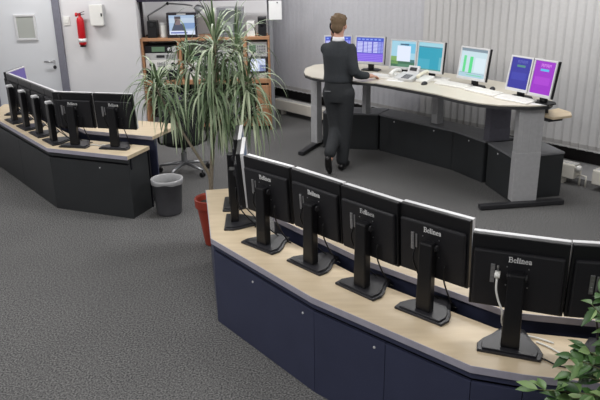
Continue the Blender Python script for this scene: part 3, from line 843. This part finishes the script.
fused('shoe', rshoe, M['leather'], man, .009, 2)
def lshoe(bm):
    limb(bm, [(LA[0], LA[1]-.055, .205), (LA[0]-.003, LA[1]-.02, .10), (LA[0]-.005, LA[1]+.03, .036)], [.040, .043, .034])
    for v in bm.verts: v.co.z = max(v.co.z, .001)
fused('shoe', lshoe, M['leather'], man, .009, 2)
for s in (-1, 1):
    bm = BM(); ellipsoid(bm, (s*.031, .112, 1.682), .012, .009, .008, seg=10); e_ = part('eye', bm, M['white'], man, smooth=True)
    bm = BM(); ellipsoid(bm, (s*.031, .120, 1.682), .005, .002, .005, seg=8); part('iris', bm, M['darkmetal'], e_)
bm = BM(); ellipsoid(bm, (0, .1275, 1.622), .022, .003, .006, seg=10); part('lips', bm, mat('lips', (176, 106, 100), .5), man)
bm = BM(); box(bm, -.125, -.055, -.1285, -.122, .955, .963); part('pocket_trim', bm, M['greyp'], man)
hs = thing('telephone_handset', 'black telephone handset held to the ear of the standing man', 'telephone handset', (.46, 7.97, 0), math.radians(-20))
bm = BM(); limb(bm, [(-.094, .03, 1.685), (-.106, .06, 1.64), (-.082, .11, 1.58)], [.019, .014, .018], 10); part('handle', bm, M['black'], hs, smooth=True)
bm = BM(); lathe(bm, [(.026, 0), (.026, .018), (.02, .024)], 14, (-.082, .03, 1.68), rot=RY(-PI/2)); part('earpiece', bm, M['black'], hs)
# coiled lead from handset to the console
pth = smooth_path([(.40, 8.11, 1.55), (.46, 8.2, 1.42), (.56, 8.24, 1.25), (.68, 8.27, 1.13), (.84, 8.28, 1.07), (1.0, 8.26, 1.066), (1.2, 8.13, 1.085)], 12)
bm = BM(); tube(bm, pth, .006, 6); tag(part('telephone_lead', bm, M['black'], smooth=True), 'black telephone lead curving from the standing man to the console top', 'cable')

# ------------------------------------------------------------------ waste bin, chair
wb = thing('waste_bin', 'grey round waste bin with a pale liner over its rim', 'bin', (-1.325, 6.63, 0))
bm = BM(); lathe(bm, [(.118, 0), (.126, .02), (.15, .35), (.156, .352), (.156, .362), (.143, .362), (.138, .34), (.112, .02), (.02, .018)], 32); part('bucket', bm, M['binp'], wb, smooth=True)
bm = BM()
prof = [(.1575, .325), (.1595, .34), (.161, .366), (.150, .369), (.137, .36), (.13, .28)]
lathe(bm, prof, 40)
bm.faces.ensure_lookup_table()
for v in bm.verts:
    a = math.atan2(v.co.y, v.co.x)
    if v.co.z < .33 and math.hypot(v.co.x, v.co.y) > .15: v.co.z += .007*math.sin(3*a)+.004*math.sin(7*a)
bmesh.ops.delete(bm, geom=[f for f in bm.faces if len(f.verts) > 4], context='FACES')
part('liner', bm, M['bag'], wb, smooth=True)

ch = thing('office_chair', 'dark swivel office chair behind the large palm-like plant', 'chair', (-1.36, 7.95, 0), math.radians(12))
bm = BM(); prism(bm, [(.23*math.cos(a)*(1 if abs(math.cos(a)) < .8 else 1.02), .23*math.sin(a)) for a in [2*PI*k/20 for k in range(20)]], .36, .44); part('seat', bm, M['seatf'], ch, bevel=.025, seg=3)
bm = BM(); obox(bm, (0, -.25, .68), (.46, .06, .52), RX(.10)); part('backrest', bm, M['seatf'], ch, bevel=.028, seg=3)
bm = BM(); tube(bm, smooth_path([(0, -.05, .35), (0, -.24, .36), (0, -.30, .46), (0, -.285, .66)]), .018); part('back_bracket', bm, M['black'], ch, smooth=True)
bm = BM(); lathe(bm, [(.035, .10), (.035, .25), (.02, .25), (.02, .36)], 14); part('gas_column', bm, M['alu'], ch)
for s in (-1, 1):
    bm = BM(); tube(bm, smooth_path([(s*.18, 0, .37), (s*.27, 0, .38), (s*.28, 0, .50), (s*.28, .0, .64)]), .014); box(bm, s*.28-.03, s*.28+.03, -.13, .12, .64, .665); part('armrest', bm, M['black'], ch, bevel=.004)
for k in range(5):
    a = 2*PI*k/5+.35; c_, s_ = math.cos(a), math.sin(a)
    bm = BM(); tube(bm, [(.03*c_, .03*s_, .125), (.18*c_, .18*s_, .105), (.30*c_, .30*s_, .085)], [.022, .018, .014]); lg = part('base_arm', bm, M['alu'], ch, smooth=True)
    bm = BM()
    for o_ in (-.014, .014):
        lathe(bm, [(.028, -.009), (.03, -.006), (.03, .006), (.028, .009)], 14, (.30*c_-o_*s_, .30*s_+o_*c_, .0305), rot=RZ(a) @ RX(PI/2))
    tube(bm, [(.3*c_, .3*s_, .03), (.3*c_, .3*s_, .09)], .008); part('caster', bm, M['black'], lg)

# ------------------------------------------------------------------ large potted plant
pp = thing('potted_plant', 'tall dracaena with long drooping leaves in a red pot', 'plant', (-.79, 5.83, 0))
def rel(p): return (p[0]+.79, p[1]-5.83, p[2])
bm = BM(); lathe(bm, [(.068, 0), (.074, .01), (.125, .36), (.142, .365), (.146, .44), (.138, .445), (.128, .43), (.12, .38), (.02, .378)], 32); part('pot', bm, M['terracotta'], pp, smooth=False, bevel=0)
bm = BM(); lathe(bm, [(.121, .37), (.11, .392), (.05, .40)], 24); part('soil', bm, M['soil'], pp)
def trunk(pts, rs):
    bm = BM(); P = smooth_path([rel(p) for p in pts], 5)
    tube(bm, P, [rs[0]+(rs[1]-rs[0])*i/(len(P)-1) for i in range(len(P))], 9); part('trunk', bm, M['bark'], pp, smooth=True)
trunk([(-.80, 5.82, .38), (-.785, 5.82, .62), (-.84, 5.82, .76), (-1.0, 5.86, 1.03), (-1.14, 5.92, 1.26), (-1.22, 5.95, 1.43)], (.016, .008))
trunk([(-.79, 5.83, .38), (-.775, 5.83, .62), (-.745, 5.86, .95), (-.71, 5.92, 1.35), (-.69, 5.95, 1.78)], (.02, .013))
trunk([(-.73, 5.89, 1.08), (-.58, 5.9, 1.12), (-.47, 5.91, 1.17), (-.40, 5.92, 1.24)], (.009, .007))
trunk([(-.72, 5.90, 1.22), (-.6, 5.9, 1.30), (-.5, 5.9, 1.37), (-.43, 5.9, 1.45)], (.012, .010))
trunk([(-.705, 5.92, 1.42), (-.82, 5.98, 1.5), (-.95, 6.0, 1.62)], (.011, .009))
trunk([(-.70, 5.94, 1.5), (-.6, 6.0, 1.62), (-.52, 6.0, 1.72)], (.011, .009))
def crown(c, n, Lr, emin, emax, droop, w=.020):
    bm = BM(); c = Vector(rel(c))
    for i in range(n):
        az = i*2.39996+random.uniform(-.9, .9)
        u = (i+.5)/n
        el = math.radians(emin+(emax-emin)*u+random.uniform(-18, 18))
        L = random.uniform(Lr[0]*.75, Lr[1]*1.08); d_ = Vector((math.cos(az)*math.cos(el), math.sin(az)*math.cos(el), math.sin(el)))
        p = c+d_*.02-Vector((0, 0, .1*(1-u))); N = 9; ds = L/N
        side0 = Vector((-math.sin(az), math.cos(az), 0))
        pts = [p.copy()]; dirs = [d_.copy()]
        k = droop*random.uniform(.7, 1.3)
        for s in range(N):
            p = p+d_*ds; pts.append(p.copy())
            d_ = (d_+Vector((0, 0, -1))*k*ds*(1+s*.35)).normalized(); dirs.append(d_.copy())
        ww = w*random.uniform(.75, 1.15); prev = None
        for s in range(N+1):
            t = s/N; hw = ww*.5*(min(1, .45+2.2*t))*(1-t**2.2)+.0006
            nrm = side0.cross(dirs[s]).normalized()
            l_, m_, r_ = pts[s]-side0*hw+nrm*hw*.35, pts[s], pts[s]+side0*hw+nrm*hw*.35
            cur = [bm.verts.new(q) for q in (l_, m_, r_)]
            if prev:
                bm.faces.new((prev[0], prev[1], cur[1], cur[0])); bm.faces.new((prev[1], prev[2], cur[2], cur[1]))
            prev = cur
    part('leaf_crown', bm, M['green'], pp, smooth=True, normals=False)
crown((-1.20, 5.95, 1.44), 80, (.30, .46), -25, 75, 4.4)
crown((-.69, 5.95, 1.80), 44, (.34, .52), 15, 86, 2.4)
crown((-.69, 5.95, 1.68), 70, (.42, .62), -50, 45, 5.5)
crown((-.43, 5.90, 1.46), 66, (.34, .52), -35, 75, 4.0)
crown((-.92, 6.00, 1.62), 52, (.34, .50), -35, 78, 4.2)
crown((-.52, 6.00, 1.73), 30, (.36, .54), 15, 84, 2.4)
crown((-.54, 6.00, 1.62), 50, (.40, .58), -50, 45, 5.5)
crown((-.74, 5.88, 1.40), 80, (.38, .54), -55, 45, 6.0)
crown((-.40, 5.92, 1.22), 50, (.32, .46), -50, 40, 5.5)
crown((-1.08, 5.94, 1.28), 40, (.28, .40), -55, 40, 5.5)
crown((-.64, 5.92, 1.22), 60, (.32, .46), -60, 30, 6.0)

# ------------------------------------------------------------------ ficus at the lower right
fx = thing('ficus_plant', 'green leafy houseplant at the bottom right corner before the counter', 'plant', (1.52, 2.22, 0))
def fr(p): return (p[0]-1.52, p[1]-2.22, p[2])
bm = BM(); lathe(bm, [(.10, 0), (.11, .02), (.15, .26), (.155, .27), (.145, .27), (.135, .24), (.02, .238)], 28); part('pot', bm, M['terracotta'], fx)
bm = BM(); lathe(bm, [(.137, .235), (.05, .25)], 20); part('soil', bm, M['soil'], fx)
bm = BM(); lf = BM()
tube(bm, smooth_path([fr((1.52, 2.22, .24)), fr((1.50, 2.24, .5)), fr((1.46, 2.28, .74))]), [.014]*9, 8)
ends = [(.98, 2.42, .70), (.97, 2.44, .80), (1.06, 2.46, .74), (1.10, 2.47, .86), (1.16, 2.50, .70), (1.2, 2.48, .92), (1.22, 2.52, .82), (1.28, 2.50, 1.0), (1.34, 2.52, 1.1), (1.3, 2.5, .72), (1.36, 2.45, .86), (1.18, 2.42, .64), (1.05, 2.40, .63), (1.4, 2.5, .98), (1.17, 2.5, .95), (1.10, 2.48, .93), (1.17, 2.5, 1.16), (1.21, 2.5, 1.2), (1.24, 2.5, 1.08), (1.26, 2.46, .92)]
def leaf(bm, base, d_, L, W):
    d_ = d_.normalized(); up = Vector((random.uniform(-.4, .4), random.uniform(-.7, .1), 1)); s = d_.cross(up).normalized(); n = s.cross(d_)
    prof = [(0, .04), (.18, .62), (.4, 1), (.62, .86), (.82, .45), (1, .03)]
    prev = None
    for t, w in prof:
        c = base+d_*L*t-Vector((0, 0, 1))*L*.25*t*t; hw = W*.5*w
        cur = [bm.verts.new(q) for q in (c-s*hw+n*hw*.3, c, c+s*hw+n*hw*.3)]
        if prev:
            bm.faces.new((prev[0], prev[1], cur[1], cur[0])); bm.faces.new((prev[1], prev[2], cur[2], cur[1]))
        prev = cur
for e_ in ends:
    a = Vector(fr((1.46, 2.28, .70))); b = Vector(fr(e_)); mid = a.lerp(b, .5)+Vector((0, 0, .06))
    P = smooth_path([a, mid, b], 6); tube(bm, P, [.006-.004*i/(len(P)-1) for i in range(len(P))], 6)
    for i, p in enumerate(P[2:]):
        for k in range(2):
            td = (P[-1]-P[0]).normalized(); v = td*.5+Vector((random.uniform(-1, 1), random.uniform(-1, 1), random.uniform(-.8, .5)))
            leaf(lf, p, v, random.uniform(.07, .105), random.uniform(.034, .048))
part('stems', bm, M['stem'], fx, smooth=True); part('foliage', lf, M['ficus'], fx, smooth=True, normals=False)

# ------------------------------------------------------------------ things on the back wall
fe = thing('fire_extinguisher', 'red fire extinguisher hung on the white wall beside the door', 'fire extinguisher', (-2.945, 9.783, 1.27))
fe.scale = (.9, .9, .9)
bm = BM(); lathe(bm, [(.03, 0), (.05, .008), (.056, .03), (.056, .36), (.046, .40), (.022, .425), (.02, .44)], 24); part('cylinder', bm, M['red'], fe, smooth=True)
bm = BM(); lathe(bm, [(.0566, .05), (.0566, .105)], 24); part('label_band', bm, M['paper'], fe, smooth=True)
bm = BM(); lathe(bm, [(.018, .435), (.022, .445), (.022, .475), (.012, .48)], 14); lathe(bm, [(.026, 0), (.03, .01), (.03, .03), (.022, .035)], 14, (-.03, 0, .455), rot=RY(-PI/2)); part('valve', bm, M['red'], fe)
bm = BM(); obox(bm, (.03, -.01, .485), (.11, .018, .008), RY(-.35)); obox(bm, (.03, -.01, .46), (.09, .018, .008), RY(-.05)); part('lever', bm, M['darkmetal'], fe)
bm = BM(); lathe(bm, [(.045, -.02), (.045, .0)], 16); part('base_cap', bm, M['black'], fe)
bm = BM(); box(bm, -.02, .02, .055, .074, .1, .4); part('wall_bracket', bm, M['darkmetal'], fe)
cb = thing('wall_cabinet', 'small white wall box with a dark latch, right of the extinguisher', 'box', (-2.71, 9.85, 1.535))
bm = BM(); box(bm, -.085, .085, -.085, 0, 0, .27); part('body', bm, M['lightgrey'], cb, bevel=.004)
bm = BM(); box(bm, -.088, .088, -.105, -.085, -.002, .272); dd = part('door', bm, M['white'], cb, bevel=.005)
bm = BM(); box(bm, .062, .08, -.112, -.104, .12, .16); part('latch', bm, M['black'], dd)
sp = thing('switch_plate', 'white light switch plate between door frame and extinguisher', 'switch', (-3.15, 9.85, 1.535))
bm = BM(); box(bm, -.045, .045, -.012, 0, 0, .115); part('plate', bm, M['white'], sp, bevel=.003)
bm = BM(); box(bm, -.03, .03, -.018, -.012, .03, .09); part('rocker', bm, M['white'], sp, bevel=.003)

# ------------------------------------------------------------------ equipment rack
RX0, RX1, RY0, RY1 = -2.185, -.385, 9.92, 10.36
rk = thing('equipment_rack', 'orange beech shelf unit full of electronics behind the plant', 'shelf unit', (-1.29, 10.14, 0))
def rb(name, x0, x1, y0, y1, z0, z1, m, bevel=.003, **k):
    bm = BM(); box(bm, x0+1.29, x1+1.29, y0-10.14, y1-10.14, z0, z1); return part(name, bm, m, rk, bevel=bevel, **k)
for x in (RX0, RX1-.03): rb('side_panel', x, x+.03, RY0, RY1, 0, 1.29, M['rackwood'])
for x in (-1.68, -.76): rb('divider', x, x+.05, RY0+.005, RY1, .74, 1.29, M['rackwood'])
for z0, z1 in ((1.29, 1.33), (.68, .74), (.06, .10)): rb('shelf_board', RX0+.031 if z1 < 1.3 else RX0, RX1-.031 if z1 < 1.3 else RX1, RY0-.006, RY1, z0, z1, M['rackwood'])
rb('back_panel', RX0+.03, RX1-.03, RY1-.012, RY1, .10, .68, M['rackdark'])
rb('upper_board', RX0, RX1+.06, RY0, RY0+.22, 1.82, 1.86, mat('dark_violet_board', (48, 42, 62), .5))
for x, m_ in ((RX0, M['rackdark']), (RX1-.03, M['greyp'])): rb('upright', x, x+.035, RY0+.15, RY0+.19, 1.33, 1.82, m_)
rb('upright', RX1+.004, RX1+.05, RY0-.02, RY0+.03, 0, 1.57, M['greyp'], label='grey metal upright')
for k in range(2):
    d_ = rb('drawer', -.60, RX1-.033, RY0-.02, RY0+.02, .11+.28*k, .37+.28*k, M['rackwood'])
    bm = BM(); tube(bm, [(-.52+1.29, RY0-.035-10.14, .27+.28*k), (-.48+1.29, RY0-.035-10.14, .27+.28*k)], .006); part('drawer_handle', bm, M['steel'], d_)
GE = 'electronics on the rack'
def device(name, label, cat, x0, x1, z0, z1, m, depth=.32, front=None, y0=9.96):
    r = thing(name, label, cat, ((x0+x1)/2, y0+depth/2, z0))
    w = (x1-x0)/2; h = z1-z0
    bm = BM(); box(bm, -w, w, -depth/2, depth/2, 0, h); part('case', bm, m, r, bevel=.005)
    y = -depth/2
    for spec in (front or []):
        kind, u0, v0, u1, v1, mm = spec
        xa, xb, za, zb = -w+2*w*u0, -w+2*w*u1, h*v0, h*v1
        bm = BM()
        if kind == 'knob': lathe(bm, [(min(xb-xa, zb-za)/2, 0), (min(xb-xa, zb-za)/2*.85, .016)], 14, ((xa+xb)/2, y, (za+zb)/2), rot=RX(PI/2)); part('knob', bm, mm, r)
        elif kind == 'buttons':
            for i in range(5):
                for j in range(3): box(bm, xa+(xb-xa)*i/5, xa+(xb-xa)*(i+.6)/5, y-.006, y, za+(zb-za)*j/3, za+(zb-za)*(j+.6)/3)
            part('buttons', bm, mm, r)
        else: box(bm, xa, xb, y-.005, y, za, zb); part(kind, bm, mm, r)
    return r
def crt(label, x0, x1, z0, z1, case, pic, y0=9.94):
    w = (x1-x0)/2; h = z1-z0
    r = thing('television', label, 'television', ((x0+x1)/2, y0+.19, z0))
    bm = BM(); box(bm, -w, w, -.19, -.05, 0, h)
    v = box(bm, -w*.9, w*.9, -.05, .18, .02, h*.96)
    for q in v:
        if q.co.y > .1: q.co.x *= .7; q.co.z = .03+(q.co.z-.03)*.75
    part('case', bm, case, r, bevel=.008)
    bm = BM(); e_ = .03
    box(bm, -w, w, -.205, -.19, 0, h*.13); box(bm, -w, w, -.205, -.19, h*.9, h); box(bm, -w, -w+e_, -.205, -.19, h*.13, h*.9); box(bm, w-e_, w, -.205, -.19, h*.13, h*.9)
    part('front_frame', bm, M['rackdark'] if case is not M['lightgrey'] else M['greyp'], r, bevel=.004)
    bm = BM(); ms = []; sw = w-e_; s0, s1 = h*.13, h*.9
    def g(col):
        q = glow('px_%d_%d_%d' % col, col, 1.0)
        if q not in ms: ms.append(q)
        return ms.index(q)
    for shp in pic:
        pts, col, lay = shp
        quad(bm, [(-sw+2*sw*u, -.193-.0006*lay, s0+(s1-s0)*v) for u, v in pts], g(col))
    part('screen', bm, ms, r, normals=False)
    bm = BM(); box(bm, -w*.3, w*.3, -.208, -.204, h*.915, h*.965); part('badge', bm, M['lightgrey'], r)
    return r
R4 = lambda a, b, c, d_: [(a, b), (c, b), (c, d_), (a, d_)]
news = [(R4(0, 0, 1, 1), (158, 178, 204), 0), (R4(0, .6, 1, .85), (176, 192, 210), 1), (R4(.5, .3, 1, .6), (120, 146, 186), 1), ([(.08, .2), (.62, .2), (.5, .56), (.2, .56)], (72, 78, 96), 2),
        ([(.24, .5), (.44, .5), (.46, .86), (.22, .86)], (120, 104, 106), 3), (R4(.22, .82, .46, .94), (70, 66, 72), 4), (R4(0, 0, 1, .2), (206, 214, 232), 4), (R4(.05, .06, .7, .13), (90, 100, 170), 5)]
S13 = 1.33
crt('television showing a newscaster on the upper rack shelf', -1.80, -1.385, S13, 1.67, M['greyp'], news)
crt('grey television with a dull screen, right of the newscast set on the rack', -1.105, -.735, S13, 1.73, M['lightgrey'],
    [(R4(0, 0, 1, 1), (88, 92, 90), 0), (R4(.1, .1, .6, .5), (140, 144, 138), 1), (R4(.5, .4, .9, .8), (112, 116, 112), 1)])
crt('small television with a pale screen in the right rack bay', -.70, -.425, .82, 1.045, M['greyp'], [(R4(0, 0, 1, 1), (196, 204, 228), 0), (R4(.1, .2, .5, .8), (226, 230, 240), 1), (R4(.6, 0, 1, .5), (120, 130, 170), 1)])
device('loudspeaker', 'small black loudspeaker left of the newscast television', 'speaker', -2.08, -1.95, S13, 1.56, M['black'], .16, [('grille', .1, .1, .9, .6, M['black2']), ('knob', .3, .65, .7, .92, M['darkmetal'])])
device('loudspeaker', 'dark grey loudspeaker at the right end of the upper rack shelf', 'speaker', -.545, -.43, S13, 1.59, M['darkmetal'], .16, [('grille', .1, .08, .9, .9, M['black2']), ('badge', .35, .5, .65, .58, M['greyp'])])
device('document_box', 'white file box left of the dark grey loudspeaker', 'box', -.70, -.59, S13, 1.53, M['white'], .25, [('spine_label', .2, .4, .8, .8, M['lightgrey'])])
device('video_recorder', 'black recorder with a green display in the left rack bay', 'recorder', -2.145, -1.69, 1.12, 1.225, M['black2'], .32, [('display', .22, .2, .62, .85, M['teal']), ('knob', .7, .2, .82, .8, M['silver']), ('panel', .85, .1, .98, .9, M['lightgrey'])])
device('amplifier', 'pale receiver under the recorder in the left rack bay', 'receiver', -2.145, -1.69, 1.03, 1.12, M['lightgrey'], .32, [('display', .35, .3, .6, .7, M['darkmetal']), ('buttons', .65, .2, .95, .8, M['greyp'])])
device('amplifier', 'white amplifier with dark knobs in the left rack bay', 'amplifier', -2.145, -1.69, .88, 1.03, M['white'], .32, [('knob', .1, .35, .24, .75, M['black']), ('buttons', .36, .35, .62, .8, M['greyp']), ('knob', .78, .3, .92, .75, M['black'])])
device('cassette_deck', 'black cassette deck at the bottom of the left rack bay', 'deck', -2.145, -1.70, .74, .88, M['black2'], .32, [('badge', .45, .15, .62, .3, M['silver']), ('cassette_door', .1, .35, .4, .85, M['darkmetal'])])
device('control_unit', 'grey control unit with buttons in the right rack bay', 'control unit', -.70, -.425, 1.05, 1.25, M['lightgrey'], .30, [('buttons', .5, .25, .92, .85, M['greyp']), ('display', .08, .3, .42, .8, M['teal'])])
device('document_box', 'white box under the small television in the right rack bay', 'box', -.70, -.44, .74, .82, M['white'], .3, [('spine_label', .1, .2, .4, .8, M['lightgrey'])])
device('video_recorder', 'dark recorder stacked in the middle rack bay', 'recorder', -1.60, -1.20, .99, 1.10, M['darkmetal'], .3, [('display', .2, .3, .5, .7, M['teal']), ('buttons', .6, .2, .9, .8, M['lightgrey'])])
device('amplifier', 'white amplifier at the bottom of the middle rack bay', 'amplifier', -1.60, -1.20, .74, .99, M['white'], .3, [('knob', .15, .4, .3, .75, M['black']), ('display', .4, .5, .85, .8, M['darkmetal'])])
device('computer_case', 'pale computer case in the right part of the middle bay', 'computer', -1.12, -.82, .74, 1.15, M['lightgrey'], .34, [('drive', .15, .75, .85, .85, M['white']), ('drive', .15, .62, .85, .7, M['darkmetal']), ('knob', .4, .2, .6, .35, M['greyp'])])
device('folder_box', 'purple folder box in the lower left of the rack', 'box', -1.90, -1.70, .10, .50, M['purple'], .28, [('spine_label', .2, .5, .8, .8, M['paper'])])
device('computer_case', 'black computer case on the bottom rack board', 'computer', -1.45, -1.22, .10, .56, M['black2'], .34, [('drive', .1, .8, .9, .9, M['darkmetal'])])
device('computer_case', 'grey computer case on the bottom rack board, beside the drawers', 'computer', -1.08, -.84, .10, .56, M['greyp'], .34, [('drive', .1, .8, .9, .9, M['lightgrey'])])
mg = thing('container', 'white cylinder container beside the black loudspeaker', 'container', (-1.87, 10.03, S13))
bm = BM(); lathe(bm, [(.042, 0), (.047, .005), (.047, .17), (.042, .175)], 20); part('body', bm, M['white'], mg)
bm = BM(); lathe(bm, [(.049, .17), (.049, .195), (.03, .2)], 20); part('lid', bm, M['lightgrey'], mg)
lm = thing('desk_lamp', 'grey jointed desk lamp over the newscast television', 'lamp', (-2.10, 10.22, S13))
bm = BM(); lathe(bm, [(.06, 0), (.06, .015), (.02, .025)], 18); part('base', bm, M['darkmetal'], lm)
bm = BM(); tube(bm, [(0, 0, .02), (0, -.05, .28), (.03, -.1, .30)], .009); part('post', bm, M['darkmetal'], lm)
bm = BM(); tube(bm, [(.03, -.1, .30), (.31, -.17, .455)], .011); part('lower_arm', bm, M['alu'], lm)
bm = BM(); ellipsoid(bm, (.31, -.17, .455), .022, .022, .022, seg=10); part('joint', bm, M['black'], lm)
bm = BM(); tube(bm, [(.31, -.17, .455), (.56, -.2, .44), (.66, -.2, .42)], .010); part('upper_arm', bm, M['alu'], lm)
bm = BM(); lathe(bm, [(.03, .0), (.05, -.03), (.085, -.10), (.08, -.10), (.04, -.03)], 20, (.70, -.2, .42), rot=RY(-.75)); part('lamp_shade', bm, M['greyp'], lm, smooth=True)
bm = BM(); box(bm, -.088, .088, -.003, 0, 0, .25); sn = part('paper_sheet', bm, M['paper']); sn.location = (-.295, 9.895, 1.56); tag(sn, 'white paper sheet hung on the right upright of the rack', 'paper')
bm = BM(); lathe(bm, [(.008, 0), (.008, .006)], 10, (.03, -.003, .225), rot=RX(PI/2)); part('pin', bm, M['black'], sn)

# ------------------------------------------------------------------ light
def area(name, loc, sx, sy, power, col=(1, .995, .99)):
    l = bpy.data.lights.new(name, 'AREA'); l.shape = 'RECTANGLE'; l.size = sx; l.size_y = sy; l.energy = power; l.color = col
    o = bpy.data.objects.new(name, l); o.location = loc; COL.objects.link(o)
for x in (-3.4, -.8, 1.8):
    for y in (1.2, 4.0, 6.6, 9.0):
        if x == 1.8 and y == 9.0: continue
        area('ceiling_fluorescent_or_fill', (x, y, CEIL-.02), 1.2, .30, 25)
for x, y in ((4.3, 2.5), (3.6, 5.0), (2.6, 6.9), (-.1, 9.7), (1.2, 8.6)): area('ceiling_fluorescent_or_fill', (x, y, CEIL-.02), 1.2, .3, 9)  # weaker fill lights added along the window wall to brighten the blinds
w = bpy.data.worlds.new('world'); scene.world = w; w.use_nodes = True
w.node_tree.nodes['Background'].inputs['Color'].default_value = (.02, .025, .04, 1)

# ------------------------------------------------------------------ camera
cam = bpy.data.cameras.new('camera'); co = bpy.data.objects.new('camera', cam); COL.objects.link(co)
cam.lens = 42.0; cam.sensor_width = 36.0; cam.clip_start = .05
co.location = (0, 0, 2.55)
co.matrix_world = Matrix.Translation((0, 0, 2.55)) @ Matrix.Rotation(math.radians(90-20.2), 4, 'X') @ Matrix.Rotation(-.017, 4, 'Z')
scene.camera = co
scene.view_settings.view_transform = 'Standard'; scene.view_settings.look = 'None'
scene.view_settings.exposure = 0.2; scene.view_settings.gamma = 1.0; scene.view_settings.use_curve_mapping = False
